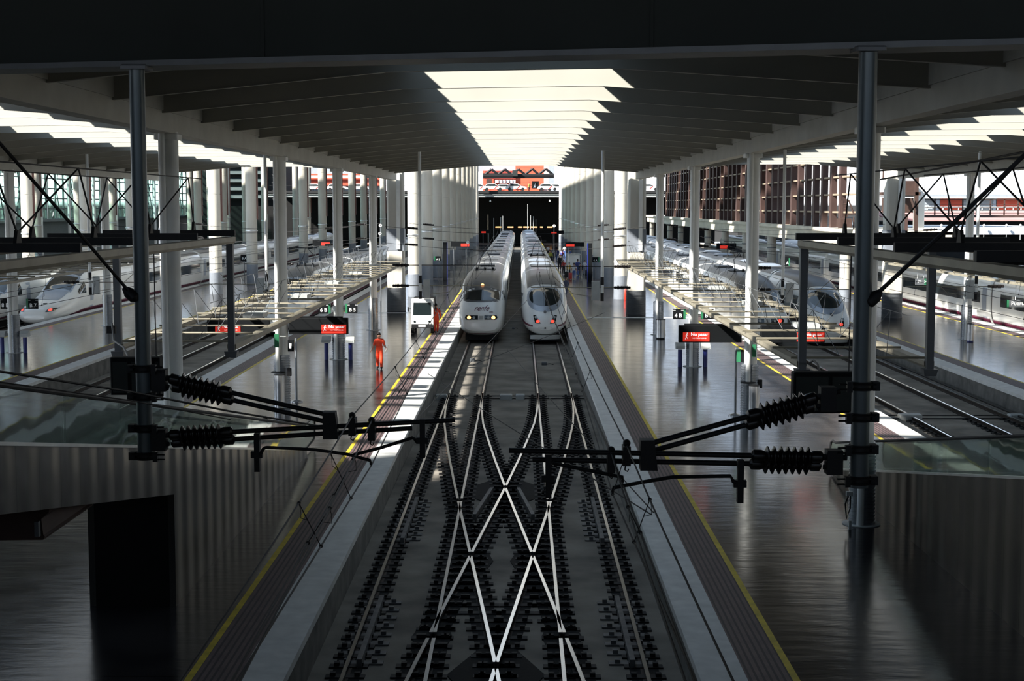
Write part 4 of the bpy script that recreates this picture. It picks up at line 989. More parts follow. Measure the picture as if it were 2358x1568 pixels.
def round_nose_train(x, y, label, ncoach=8, lights='red'):
    """bullet nose with oval windscreen"""
    t = thing('high_speed_train', label, 'train', (x, y, RZ))
    h = Hull([(0, 1.0), (.1, 1.3), (.3, 1.52), (.7, 1.78), (1.3, 2.08), (2, 2.4), (3, 2.86), (4.2, 3.32), (5.5, 3.66), (7, 3.84), (9, 3.9), (15, 3.9)],
             [(0, .40), (.1, .68), (.3, .92), (.7, 1.12), (1.2, 1.25), (2, 1.36), (3, 1.43), (4.5, 1.468), (6, 1.475), (15, 1.475)],
             [(0, .75), (.2, .52), (.6, .42), (1.5, .38), (15, .38)], [(0, 2.0), (.6, 2.1), (2, 2.35), (4, 2.7), (7, 3.2), (15, 3.4)], 15)
    g = G(); h.hull(g); nose = place(g, x, y).build('nose_and_cab', m_twhite, t)
    g = G(); h.frontpatch(g, ellipse(0, 2.55, 1.13, .72, 24, 2.3), .018, n=10); place(g, x, y).build('silver_surround', m_tblue, nose)
    g = G(); h.frontpatch(g, ellipse(0, 2.66, .97, .50, 28, 2.4), .034, n=10); place(g, x, y).build('windscreen', m_win, nose)
    g = G(); h.toppatch(g, 4.3, 14.3, -.225, .225, .014, 16, 18); place(g, x, y).build('roof_panel', m_tgrey, nose)
    g = G(); h.toppatch(g, 14.35, 14.95, -.25, .25, .02, 3, 14); place(g, x, y).build('roof_arch', m_twhite, nose)
    g = G(); h.frontpatch(g, ellipse(0, 1.83, .09, .09, 12), .035, n=2); place(g, x, y).build('badge', m_tgrey, nose)
    for sg in (-1, 1):
        g = G(); h.frontpatch(g, [(sg * .28, 1.16), (sg * .62, 1.18), (sg * .74, 1.62), (sg * .56, 1.64)], .03, n=3); u = place(g, x, y).build('light_unit', m_win, nose)
        g = G(); h.frontpatch(g, ellipse(sg * .46, 1.29, .11, .09, 12), .045, n=2); place(g, x, y).build('lamp', m_lampr if lights == 'red' else m_lampw, u)
        g = G(); h.frontpatch(g, ellipse(sg * .58, 1.53, .08, .07, 12), .045, n=2); place(g, x, y).build('lamp', m_grey, u)
        # stripe sweeps down to the chin
        zc = lambda s: .97 + .30 * (min(1, s / 2.6)) ** .75
        g = G(); h.sidepatch(g, .005, 15, 0, 0, sg, .014, 90, zf0=lambda s: zc(s) - .05 - .06 * min(1, s / 3), zf1=lambda s: zc(s) + .05 + .06 * min(1, s / 3)); place(g, x, y).build('burgundy_stripe', m_burg, nose)
        g = G(); h.sidepatch(g, 4.3, 6.2, 1.6, 2.75, sg, .014); h.sidepatch(g, 8.5, 14, 1.95, 2.7, sg, .014); place(g, x, y).build('side_window', m_win, nose)
        g = G(); h.sidepatch(g, 2.4, 4.6, 0, 0, sg, .016, 10, zf0=lambda s: 1.25 + .1 * (s - 2.4), zf1=lambda s: 1.35 + .42 * (s - 2.4)); place(g, x, y).build('dark_cheek', m_tgrey, nose)
    g = G(); g.grid(lambda u, v: Vector((math.sin((u - .5) * 1.9) * 1.12, .75 - .80 * math.cos((u - .5) * 1.9) + .10 * v, .40 - .22 * v)), 16, 3)
    g.grid(lambda u, v: Vector((math.sin((u - .5) * 1.9) * 1.12, .75 - .80 * math.cos((u - .5) * 1.9) + .5 * v, .40 + .03 * v)), 16, 2); place(g, x, y).build('lower_lip', m_twhite, nose)
    g = G(); g.box(-.05, .05, -.05, .1, .84, .93); place(g, x, y).build('coupler_hatch', m_black, nose, smooth=False)
    g = G(); g.box(-.95, .95, .5, 14.5, .03, .45); place(g, x, y).build('underframe', m_black, t, smooth=False)
    for k in range(ncoach): coach(t, x, y + 15.35 + 24.8 * k, 24.4, 'domed')
    pantograph(t, x, y + 42, 3.95)
    return t
def flat_nose_train(x, y, label, ncoach=10, lamps=m_lampo, text=True, top=True):
    t = thing('high_speed_train', label, 'train', (x, y, RZ))
    h = Hull([(0, 1.3), (.12, 1.62), (.35, 1.9), (.8, 2.2), (1.4, 2.46), (2.2, 2.78), (3.2, 3.18), (4.2, 3.5), (5.5, 3.76), (7.5, 3.92), (10, 3.98), (13, 3.98)],
             [(0, 1.02), (.12, 1.16), (.35, 1.27), (.8, 1.36), (1.4, 1.42), (2.5, 1.46), (5, 1.475), (13, 1.475)],
             [(0, .62), (.15, .44), (.5, .34), (1.2, .30), (13, .30)], [(0, 2.7), (.5, 2.8), (1.5, 3.1), (4, 3.2), (7, 3.5), (13, 3.6)], 13)
    g = G(); h.hull(g); nose = place(g, x, y).build('nose_and_cab', m_twhite, t)
    g = G(); h.frontpatch(g, [(-1.30, 2.44), (-.9, 2.36), (0, 2.35), (.9, 2.36), (1.30, 2.44), (1.36, 2.7), (1.33, 3.10), (0, 3.24), (-1.33, 3.10), (-1.36, 2.7)], .018, n=8); place(g, x, y).build('windscreen_surround', m_tgrey, nose)
    g = G(); h.frontpatch(g, [(-1.08, 2.47), (0, 2.45), (1.08, 2.47), (1.10, 2.7), (1.04, 2.98), (0, 3.06), (-1.04, 2.98), (-1.10, 2.7)], .034, n=8); place(g, x, y).build('windscreen', m_win, nose)
    g = G(); h.toppatch(g, 3.1, 12.6, -.26, .26, .014, 20, 20); place(g, x, y).build('roof_panel', m_tgrey, nose)
    for k, sg in enumerate((-1, 1)):
        g = G(); h.frontpatch(g, [(sg * .20, 1.34), (sg * .95, 1.34), (sg * 1.02, 1.48), (sg * .95, 1.60), (sg * .20, 1.60)], .025, n=3); u = place(g, x, y).build('light_unit', m_win, nose)
        g = G(); h.frontpatch(g, ellipse(sg * .76, 1.47, .12, .10, 14), .045, n=2); place(g, x, y).build('lamp', lamps, u)
        g = G(); h.frontpatch(g, ellipse(sg * .45, 1.47, .09, .08, 12), .045, n=2); place(g, x, y).build('lamp', m_grey, u)
        g = G(); h.sidepatch(g, .25, 13, 0, 0, sg, .012, 30, zf0=lambda s: .44 + .24 * min(1, s / 9), zf1=lambda s: .50 + .42 * min(1, s / 9)); place(g, x, y).build('burgundy_stripe', m_burg, nose)
        g = G(); h.sidepatch(g, 3.2, 4.4, 2.35, 2.95, sg, .014); place(g, x, y).build('side_window', m_win, nose)
        g = G(); h.sidepatch(g, 5.0, 5.8, .9, 2.9, sg, .014); place(g, x, y).build('cab_door', m_tblue, nose)
    g = G(); h.frontpatch(g, [(-1.0, .44), (1.0, .44), (1.0, .49), (-1.0, .49)], .02, n=4); place(g, x, y).build('chin_stripe', m_burg, nose)
    if text:
        def warp(c): return h.front(c.x + .02, 2.10 + c.y, .03 + c.z)
        for tx, sz, oz, sh in (('renfe', .44, 2.02, .5),):
            g = G(); g.text(tx, (0, 0, 0), sz, ext=.006, shear=sh, warp=lambda c, oz=oz: h.front(max(-1.2, min(1.2, c.x)), oz + c.y, .03 + c.z)); place(g, x, y).build('lettering', m_burg, nose, smooth=False)
        g = G(); g.text('AVE', (0, 0, 0), .14, ext=.004, warp=lambda c: h.front(.62 + c.x, 1.80 + c.y, .03 + c.z)); place(g, x, y).build('small_lettering', m_burg, nose, smooth=False)
    if top:
        g = G(); p = h.front(0, 3.26, .03); g.ball((0, p.y + .1, 3.30), .11, 12); place(g, x, y).build('roof_lamp', m_lampo, nose)
    g = G(); g.box(-.12, .12, -.03, .05, 1.36, 1.58); place(g, x, y).build('number_plate', m_grey, nose, smooth=False)
    g = G(); g.box(-1.0, 1.0, .5, 12.5, .03, .4); place(g, x, y).build('underframe', m_black, t, smooth=False)
    pantograph(t, x, y + 10.4, 3.98)
    for k in range(ncoach): coach(t, x, y + 13.3 + 13.14 * k, 12.84, 'ribbed', doors=(k % 2 == 0))
    return t
def duck_nose_train(x, y, label, ncoach=9, lamps=m_lampr, twin=False):
    t = thing('high_speed_train', label, 'train', (x, y, RZ))
    h = Hull([(0, 1.0), (.15, 1.28), (.5, 1.46), (1.2, 1.62), (2.5, 1.85), (3.8, 2.08), (4.8, 2.34), (5.8, 2.78), (6.8, 3.2), (8, 3.58), (9.5, 3.84), (11.5, 3.96), (20, 3.98)],
             [(0, .72), (.15, 1.0), (.5, 1.2), (1.2, 1.33), (2.5, 1.41), (4, 1.45), (6, 1.47), (20, 1.475)],
             [(0, .66), (.2, .46), (.7, .34), (20, .32)], [(0, 2.3), (1, 2.6), (4, 2.9), (8, 3.2), (20, 3.5)], 20)
    g = G(); h.hull(g, 56); nose = place(g, x, y).build('nose_and_cab', m_twhite, t)
    g = G(); h.toppatch(g, 2.6, 4.9, -.15, .15, .016, 12, 12); place(g, x, y).build('blue_bonnet', m_tblue, nose)
    g = G(); h.toppatch(g, 4.9, 7.3, -.2, .2, .02, 12, 12); place(g, x, y).build('windscreen_surround', m_tblue, nose)
    g = G(); h.toppatch(g, 5.1, 7.0, -.165, .165, .034, 12, 12); place(g, x, y).build('windscreen', m_win, nose)
    g = G(); h.toppatch(g, 7.4, 19.5, -.18, .18, .014, 16, 14); place(g, x, y).build('roof_panel', m_tgrey, nose)
    for sg in (-1, 1):
        g = G(); h.frontpatch(g, [(sg * .72, 1.18), (sg * 1.18, 1.22), (sg * 1.26, 1.42), (sg * .8, 1.38)], .03, n=3); u = place(g, x, y).build('light_unit', m_win, nose)
        g = G(); h.frontpatch(g, ellipse(sg * .95, 1.31, .10, .08, 12), .045, n=2); place(g, x, y).build('lamp', lamps, u)
        g = G(); h.sidepatch(g, .3, 20, 0, 0, sg, .012, 30, zf0=lambda s: .5 + .26 * min(1, s / 7), zf1=lambda s: .58 + .42 * min(1, s / 7)); place(g, x, y).build('burgundy_stripe', m_burg, nose)
        g = G(); h.sidepatch(g, 5.6, 7.2, 0, 0, sg, .016, zf0=lambda s: 2.1, zf1=lambda s: 2.2 + .38 * (s - 5.3)); place(g, x, y).build('side_window', m_win, nose)
        g = G(); h.sidepatch(g, 8.2, 9.0, 1.0, 2.9, sg, .014); place(g, x, y).build('cab_door', m_tblue, nose)
        g = G(); g.box(sg * .3 - .12, sg * .3 + .12, 1.4, 1.6, 1.66, 1.7); place(g, x, y).build('bonnet_vent', m_black, nose, smooth=False)
    g = G(); g.box(-1.0, 1.0, .8, 19, .03, .4); place(g, x, y).build('underframe', m_black, t, smooth=False)
    pantograph(t, x, y + 13, 3.98)
    for k in range(ncoach): coach(t, x, y + 20.3 + 13.14 * k, 12.84, 'ribbed', doors=(k % 2 == 0))
    return t
flat_nose_train(XA, 91.0, 'white train lettered renfe with wide dark windscreen, left of the two central trains', 13)
round_nose_train(XB, 90.2, 'white bullet nosed train with oval windscreen, right of the two central trains', 7)
duck_nose_train(-15.85, 95.5, 'duck billed white train behind the second and third left columns', 9)
duck_nose_train(-33.1, 99.5, 'duck billed white train with red lamps near the left frame edge', 10)
duck_nose_train(-36.95, 97.0, 'white train cut by the left frame edge, beside another duck billed train', 5)
flat_nose_train(14.95, 88.5, 'low white train with two red tail lamps in the right bay', 9, m_lampr, False, False)
round_nose_train(18.85, 88.0, 'silver and white bullet nosed train in the right bay', 6)
# line of coaches on the far right, side towards the camera
t = thing('passenger_train', 'row of cream coaches with burgundy stripe along the outer right platform', 'train', (32.2, 70, RZ))
for k in range(6): coach(t, 32.2, 70 + 26.2 * k, 25.8, 'ribbed', zt=3.95)
t = thing('passenger_train', 'train half hidden behind the striped coaches on the far right', 'train', (36.1, 92, RZ))
for k in range(4): coach(t, 36.1, 92 + 26.2 * k, 25.8, 'ribbed', zt=3.95)
# ------------------------------------------------------------------ overhead line
def mspan(x0, y0, z0, x1, y1, z1, sag, n=16): return [(x0 + (x1 - x0) * i / n, y0 + (y1 - y0) * i / n, z0 + (z1 - z0) * i / n - 4 * sag * (i / n) * (1 - i / n)) for i in range(n + 1)]
def clamp_pt(p, z=None): return (p.x, p.y, p.z if z is None else z)
wires = []
def catenary(cp, mp, cx, label, far=(71.4, 124, 178), nearx=0.25):
    """cp contact point, mp messenger point at the front mast; then on to the far supports"""
    t = thing('overhead_line', label, 'overhead line', cp)
    cz, mz = 4.30, 5.05
    g = G(); g.path([(cx + nearx, -13, 4.3)] + [cp] + [(cx + (.18 if i % 2 else -.18), yy, 4.3) for i, yy in enumerate(far)], .0095, 6); g.build('contact_wire', m_blk, t)
    pts = mspan(cx + nearx, -13, 5.2, mp[0], mp[1], mp[2], .5)
    px, py, pz = mp
    for i, yy in enumerate(far):
        q_ = (cx + (.18 if i % 2 else -.18), yy, 5.1); pts += mspan(px, py, pz, q_[0], q_[1], q_[2], .38)[1:]; px, py, pz = q_
    g = G(); g.path(pts, .0095, 6); g.build('messenger_wire', m_blk, t)
    def at(poly, y):
        for a, b in zip(poly, poly[1:]):
            if a[1] <= y <= b[1]: u = (y - a[1]) / (b[1] - a[1]); return Vector(a).lerp(Vector(b), u)
    con = [(cx + nearx, -13, 4.3), cp] + [(cx + (.18 if i % 2 else -.18), yy, 4.3) for i, yy in enumerate(far)]
    for y in (14.2, 16.6, 26, 32, 38, 43, 49, 55, 61, 67, 77, 84):
        a = at(pts, y); b = at(con, y)
        if a is None or (a - b).length < .06: continue
        g = G(); g.tube(a, b, .0055, n=5); g.path([a, a + Vector((.015, 0, -.06)), a + Vector((.018, 0, -.15)), a.lerp(b, .4)], .004, 5); g.ball(a, .02, 6); g.ball(b, .02, 6); g.build('dropper', m_blk, t)
    return t
a = PY(855, 1072, YL - .05); b = PY(811, 958, YL)
catenary(tuple(a), tuple(b), XA, 'overhead wires above the left central track, outer pair')
a = PY(812, 1062, YL + .05); b = PY(856, 968, YL)
catenary(tuple(a), tuple(b), XA + .6, 'overhead wires above the left central track, inner pair', far=(71.4, 90))
a = PY(1410, 1136, YR - .05); b = PY(1443, 1026, YR)
catenary(tuple(a), tuple(b), XB, 'overhead wires above the right central track, outer pair')
a = PY(1433, 1112, YR + .05); b = PY(1407, 1042, YR)
catenary(tuple(a), tuple(b), XB - .6, 'overhead wires above the right central track, inner pair', far=(69.2, 90))
for cx, nm in ((-15.85, 'track of the duck billed train in the left bay'), (-19.6, 'empty track in the left bay'), (14.95, 'low white train of the right bay'), (18.85, 'silver nosed train of the right bay'), (-33.1, 'white train near the left edge'), (32.2, 'striped coaches on the right')):
    catenary((cx - .2, 20, 4.3), (cx, 20, 5.2), cx, 'overhead wires above the ' + nm, far=(71.4, 124))
# crossing wires of the switch zone
def w2(a, b, label, r=.009): wire([a, Vector(a).lerp(Vector(b), .5) - Vector((0, 0, .04)), b], r, label, 'crossing wires over the scissors')
w2(PY(985, 860, 40), PY(1500, 1185, 18), 'thin wire running down right over the scissors, first')
w2(PY(1168, 805, 55), PY(1505, 1180, 19), 'thin wire running down right over the scissors, second')
w2(PY(1392, 720, 62), PY(1090, 840, 45), 'thin wire running down left over the nose of the right train')
w2(PY(1215, 690, 62), PY(950, 975, 28), 'thin wire running down left past the left train')
# far masts hanging from the low roof
def far_mast(x, y, label, ztop=10.22, zbot=3.1, arms=1):
    t = thing('catenary_mast', label, 'mast', (x, y, zbot), None)
    G().tube((x, y, zbot + 1.15), (x, y, ztop), .075, n=12).build('tube', m_white, t)
    for k, mm in enumerate((m_black, m_white, m_black)):
        G().tube((x, y, zbot + 1.15 - .38 * (k + 1)), (x, y, zbot + 1.15 - .38 * k), .08, n=12).build('black_band' if mm is m_black else 'white_band', mm, t)
    s = 1 if arms > 0 else -1
    for z in (4.75, 3.75):
        g = G(); insulator(g, (x - s * 1.35, y, z), (x - s * .55, y, z), .10, 8); g.build('insulator', m_insul, t)
        G().tube((x - s * .55, y, z), (x + s * 3.4, y, z), .02, n=6).build('arm', m_blk if z > 4 else m_frame, t)
    G().path([(x + s * .1, y, 3.75), (x + s * .35, y, 3.3), (x + s * 1.4, y, 3.45), (x + s * 2.3, y, 4.25)], .015, 6).build('steady_arm', m_frame, t)
    G().bev(x + s * .15, x + s * .48, y - .1, y + .1, 3.15, 4.05, .02).build('signal_plate', m_grey, t, smooth=False)
    return t
far_mast(-4.87, 71.4, 'slim white mast with black and white foot left of the central trains', arms=1)
far_mast(3.9, 69.8, 'slim white mast with black and white foot right of the central trains', arms=-1)
far_mast(-21.9, 74.57, 'slim white mast hanging at the far left in front of the glazed wall', arms=1)
far_mast(-12.6, 72.85, 'slim white mast beside the second left column', arms=-1)
far_mast(12.2, 68.26, 'slim white mast between the right canopy and the bullet nosed train', arms=1)
far_mast(22.0, 70.9, 'slim white mast near the right frame edge', arms=-1)
# cross span wires with insulators between the column rows
for k, yy in enumerate((87.6, 104.4)):
    for z in (4.9, 5.9):
        for (xa, xb) in ((-25.5, -9.9), (-8.2, 7.4), (9.0, 24.7)):
            t = thing('cross_span_wire', 'thin %s wire slung across the %s bay, %s' % ('lower' if z < 5 else 'upper', 'left' if xb < 0 else 'middle' if xb < 10 else 'right', ['at the fourth columns', 'at the end piers'][k]), 'wire', (xa, yy, z), 'cross span wires')
            ya, yb = yy - SK * xa, yy - SK * xb
            G().path(mspan(xa, ya, z + .5, xb, yb, z + .5, .45, 10), .012, 5).build('span_wire', m_blk, t)
            g = G(); insulator(g, (xa + 1.2, ya, z + .42), (xa + 2.0, ya, z + .36), .09, 7); insulator(g, (xb - 2.0, yb, z + .36), (xb - 1.2, yb, z + .42), .09, 7); g.build('insulator', m_insul, t)
# ------------------------------------------------------------------ people
def human(label, loc, yaw, pose, shirt, trousers, skin=None, hair=None, H=1.72, shoes=None, extra=None, group=None, hands=False, short=False):
    """one continuous skinned body in the given pose"""
    skin = skin or m_skin; hair = hair or m_hair; shoes = shoes or m_black
    k = H / 1.75; V = {}; E = []; R = {}
    st = pose.get('stride', .18); lean = pose.get('lean', 0.02); nod = pose.get('nod', .0)
    V['pelvis'] = (0, 0, .93); V['waist'] = (0, -lean * .5, 1.10); V['chest'] = (0, -lean, 1.30); V['neck'] = (0, -lean * 1.4, 1.46); V['chin'] = (0, -lean * 1.6 - nod * .4 - .015, 1.54); V['head'] = (0, -lean * 1.7 - nod, 1.645)
    R.update(pelvis=(.185, .135), waist=(.17, .13), chest=(.20, .14), neck=(.065, .07), chin=(.078, .09), head=(.10, .12))
    E += [('pelvis', 'waist'), ('waist', 'chest'), ('chest', 'neck'), ('neck', 'chin'), ('chin', 'head')]
    for s, n in ((-1, 'L'), (1, 'R')):
        f = st * s; V['hip' + n] = (.095 * s, 0, .88); V['knee' + n] = (.10 * s, -f * .55 - .03, .49); V['ankle' + n] = (.10 * s, -f + .02, .085); V['toe' + n] = (.115 * s, -f - .15, .035)
        R['hip' + n] = (.115, .12); R['knee' + n] = (.085, .085); R['ankle' + n] = (.066, .066); R['toe' + n] = (.038, .03)
        E += [('pelvis', 'hip' + n), ('hip' + n, 'knee' + n), ('knee' + n, 'ankle' + n), ('ankle' + n, 'toe' + n)]
        ar = pose.get('arm' + n, ((.0), (.05))); V['sh' + n] = (.18 * s, -lean, 1.40); V['el' + n] = (.245 * s, -lean - ar[0], 1.13); hx = ar[2] if len(ar) > 2 else .26
        hz = ar[3] if len(ar) > 3 else .90; V['wr' + n] = (hx * s, -lean - ar[1], hz); d = (Vector(V['wr' + n]) - Vector(V['el' + n])).normalized()
        V['ha' + n] = tuple(Vector(V['wr' + n]) + d * .09); R['sh' + n] = (.082, .082); R['el' + n] = (.06, .06); R['wr' + n] = (.036, .036); R['ha' + n] = (.04, .022)
        E += [('chest', 'sh' + n), ('sh' + n, 'el' + n), ('el' + n, 'wr' + n), ('wr' + n, 'ha' + n)]
        if hands:
            b = Vector(V['ha' + n]); side = Vector((0, 1, 0))
            for i in range(4):
                o = (i - 1.5) * .021; L = (.06, .072, .068, .052)[i]; a_ = 'f%d%s' % (i, n); b_ = 'g%d%s' % (i, n)
                V[a_] = tuple(b + side * o + d * L * .5); V[b_] = tuple(b + side * o * 1.1 + d * L + Vector((-.025 * s, 0, 0))); R[a_] = (.0095, .0095); R[b_] = (.008, .008); E += [('ha' + n, a_), (a_, b_)]
            V['t' + n] = tuple(Vector(V['wr' + n]).lerp(b, .4) + Vector((-.02 * s, -.035, -.02))); V['u' + n] = tuple(Vector(V['t' + n]) + Vector((-.01 * s, -.02, -.035))); R['t' + n] = (.011, .011); R['u' + n] = (.009, .009); E += [('wr' + n, 't' + n), ('t' + n, 'u' + n)]
    names = list(V); idx = {n: i for i, n in enumerate(names)}
    me = bpy.data.meshes.new('b'); me.from_pydata([Vector(V[n]) * k for n in names], [(idx[a], idx[b]) for a, b in E], []); me.update()
    ob = bpy.data.objects.new('b', me); C.objects.link(ob)
    md = ob.modifiers.new('s', 'SKIN'); md.branch_smoothing = .6; md.use_smooth_shade = True
    for i, n in enumerate(names): me.skin_vertices[0].data[i].radius = (R[n][0] * k, R[n][1] * k); me.skin_vertices[0].data[i].use_root = (n == 'pelvis')
    sb = ob.modifiers.new('u', 'SUBSURF'); sb.levels = 1 if not hands else 2; sb.render_levels = sb.levels
    bpy.context.view_layer.update(); m2 = bpy.data.meshes.new_from_object(ob.evaluated_get(bpy.context.evaluated_depsgraph_get()))
    bpy.data.objects.remove(ob)
    segs = []
    for a, b in E:
        c = 0
        if a.startswith(('knee', 'hip')) or b.startswith('hip'): c = 1
        if a.startswith('ankle'): c = 3
        if a in ('neck', 'chin') or a.startswith(('wr', 'ha', 'f', 't')) : c = 2
        if short and a.startswith('el'): c = 2
        segs.append((Vector(V[a]) * k, Vector(V[b]) * k, c))
    m2.materials.clear()
    for mm in (shirt, trousers, skin, shoes): m2.materials.append(mm)
    for p in m2.polygons:
        best = 9; bc = 0; c = p.center
        for a, b, cc in segs:
            ab = b - a; u = max(0, min(1, (c - a).dot(ab) / max(1e-9, ab.dot(ab)))); dd = (a + ab * u - c).length
            if dd < best: best = dd; bc = cc
        p.material_index = bc; p.use_smooth = True
    t = thing('person', label, 'person', loc, group)
    o = bpy.data.objects.new('body', m2); C.objects.link(o); o.parent = t; WL[o.name] = Vector(loc)
    hd = Vector(V['head']) * k
    def off(g_): g_.v = [(a + loc[0], b + loc[1], c + loc[2]) for a, b, c in g_.v]; return g_
    g = G()
    def cap(u, v):
        sy_ = math.sin(2 * math.pi * u); m_ = math.pi * v * (.62 if sy_ > -.2 else .62 - .27 * min(1, (-sy_ - .2) * 1.6))
        return hd + Vector((.088 * math.sin(m_) * math.cos(2 * math.pi * u), .008 + .104 * math.sin(m_) * sy_, .012 + .104 * math.cos(m_)))
    g.grid(cap, 24, 8)
    off(g).build('hair', hair, t)
    g = G(); fc = hd + Vector((0, -.088 * k, -.03))
    g.ball(fc + Vector((0, -.012, -.015)), .014, 8); 
    for s in (-1, 1): g.ball(hd + Vector((.080 * s, .0, -.03)), .018, 8)
    off(g).build('nose_and_ears', skin, t)
    g = G()
    for s in (-1, 1): g.ball(fc + Vector((.032 * s, .004, .012)), .009, 6)
    g.box(fc.x - .02, fc.x + .02, fc.y - .005, fc.y + .01, fc.z - .052, fc.z - .046); off(g).build('eyes_and_mouth', m_hair, t)
    if extra: extra(t, V, k, off)
    t.rotation_euler.z = yaw; t.location.z -= .012
    return t
def bag(t, V, k, off):
    g = G(); g.bev(-.16, .16, .12, .30, 1.0, 1.42, .05); off(g).build('backpack', m_blue, t)
def paper(t, V, k, off):
    p = Vector(V['haR']) * k; g = G(); g.hexa([(p.x - .06, p.y - .12, p.z - .16), (p.x - .05, p.y - .12, p.z - .16), (p.x + .06, p.y + .02, p.z + .14), (p.x + .05, p.y + .02, p.z + .14),
        (p.x - .06, p.y - .30, p.z - .08), (p.x - .05, p.y - .30, p.z - .08), (p.x + .06, p.y - .16, p.z + .22), (p.x + .05, p.y - .16, p.z + .22)]); off(g).build('papers', m_signw, t, smooth=False)
    g = G(); g.lathe([(.17, 0), (.172, .05)], (0, -.02, 1.03), 20); off(g).build('reflective_band', m_orange, t)
P = PZ(874, 849)
human('person in orange red overalls walking towards the camera with papers in hand', P, 0.0, dict(stride=.14, lean=.06, nod=.06, armL=(.02, .0, .36, .92), armR=(.06, .16, .34, 1.02)), m_orange, m_orange, extra=paper, hands=True, short=True, H=1.74)
P = PZ(1004, 765)
human('person in orange red overalls standing beside the white utility vehicle', P, math.pi, dict(stride=.05), m_orange, m_orange, H=1.76)
mc = [M('cloth %d' % i, c, .8, var=.15, scale=8) for i, c in enumerate([(.7, .7, .72), (.05, .06, .1), (.5, .05, .04), (.08, .15, .4), (.65, .4, .05), (.02, .02, .025), (.35, .36, .4), (.6, .6, .1)])]
crowd = [(1322, 643, 0, 3, 1), (1310, 640, 4, 5, 0), (1337, 640, 5, 1, 0), (1346, 632, 0, 6, 0), (1298, 632, 2, 5, 0), (1330, 634, 3, 3, 1), (1289, 622, 5, 5, 0), (1303, 683, 1, 1, 0),
         (1273, 597, 0, 1, 0), (1284, 600, 6, 3, 1), (1268, 606, 7, 5, 0), (1294, 603, 2, 5, 1), (1312, 601, 3, 5, 0), (1262, 590, 0, 5, 0), (1281, 588, 5, 1, 0), (1300, 592, 0, 3, 0)]
desc = ['white shirt', 'navy jacket', 'red top', 'blue top', 'yellow top', 'black clothes', 'grey top', 'yellow green vest']
spot = ['front of the crowd on the right platform', 'front left of the crowd', 'front right of the crowd', 'right end of the front group', 'left end of the front group', 'middle of the front group', 'left behind the front group', 'beside the bullet nosed train, nearest to the camera',
        'far group beside the train', 'far group, carrying a backpack', 'far group closest to the train side', 'far group below the hanging board', 'far group on its right side', 'farthest, close to the dark end', 'farthest, dressed dark', 'farthest, on the right']
base_people = {}
for i, (px, py, sh, tr, bp) in enumerate(crowd):
    P = PZ(px, py); key = (sh, tr, bp); lb = 'person in %s with %s, %s' % (desc[sh], 'dark trousers' if tr in (1, 5) else 'blue trousers' if tr == 3 else 'grey trousers', spot[i])
    human(lb, P, random.uniform(-.5, .5) + (math.pi if i % 2 else 0), dict(stride=random.uniform(.05, .22), armL=(.03, .1), armR=(-.02, .12)), mc[sh], mc[tr], H=random.uniform(1.6, 1.82), extra=bag if bp else None, group='travellers on the right central platform', short=(sh in (0, 3)))
# suitcases of the travellers
for i, (px, py, mm, nm) in enumerate([(1313, 643, m_redp, 'red'), (1305, 640, m_blk, 'black'), (1352, 636, m_blk, 'black right hand')]):
    P = PZ(px, py); t = thing('suitcase', nm + ' suitcase standing among the front travellers', 'suitcase', P); G().bev(P.x - .2, P.x + .2, P.y - .14, P.y + .14, .05, .68, .04).build('shell', mm, t)
    G().path([(P.x - .12, P.y, .66), (P.x - .12, P.y, 1.0), (P.x + .12, P.y, 1.0), (P.x + .12, P.y, .66)], .012, 6).build('handle', m_alu, t)
    for s in (-1, 1): G().tube((P.x + .15 * s - .02, P.y, .04), (P.x + .15 * s + .02, P.y, .04), .04, n=10).build('wheel', m_black, t)
# white kiosk and panel behind the crowd
a = PY(1305, 587, 172); t = thing('white_kiosk', 'plain white kiosk behind the travellers', 'kiosk', (a.x + .7, 172, 0)); G().bev(a.x, a.x + 1.5, 171.5, 173, 0, a.z, .04).build('body', m_white, t, smooth=False); G().box(a.x - .1, a.x + 1.6, 171.4, 173.1, a.z, a.z + .12).build('roof', m_grey, t, smooth=False)
a = PY(1352, 560, 148); t = thing('blue_totem', 'tall dark blue information totem among right columns', 'totem', (a.x, 148, 0)); G().box(a.x, a.x + .12, 148, 148.2, 0, a.z).build('blue_side', m_blue, t, smooth=False); G().box(a.x + .12, a.x + .5, 148, 148.2, 0, a.z).build('panel', m_sign, t, smooth=False)
a = PY(1020, 558, 152); t = thing('blue_totem', 'tall dark blue information totem among left columns', 'totem', (a.x, 152, 0)); G().box(a.x, a.x + .4, 152, 152.2, 0, a.z).build('panel', m_sign, t, smooth=False); G().box(a.x + .4, a.x + .46, 152, 152.2, 0, a.z).build('blue_side', m_blue, t, smooth=False)
# ------------------------------------------------------------------ white utility vehicle
P = PZ(972, 769); X0, Y0 = P.x, P.y
t = thing('utility_vehicle', 'small white boxy electric utility truck facing the camera', 'utility vehicle', (X0, Y0, 0))
g = G(); w_ = .66
sec = [(0, .36), (0.0, .78), (.10, 1.10), (.28, 1.95), (.42, 2.05), (1.25, 2.08), (1.35, 1.95), (1.35, .36)]
g.xprism([(Y0 + a_, b_) for a_, b_ in sec], X0 - w_, X0 + w_); cab = g.build('cab', m_twhite, t, smooth=False)
g = G(); g.hexa([(X0 - .54, Y0 + .115, 1.12), (X0 + .54, Y0 + .115, 1.12), (X0 + .54, Y0 + .2, 1.12), (X0 - .54, Y0 + .2, 1.12), (X0 - .52, Y0 + .25, 1.86), (X0 + .52, Y0 + .25, 1.86), (X0 + .52, Y0 + .34, 1.86), (X0 - .52, Y0 + .34, 1.86)]); g.v = [(a, b - .025, c) for a, b, c in g.v]; g.build('windscreen', m_win, t, smooth=False)
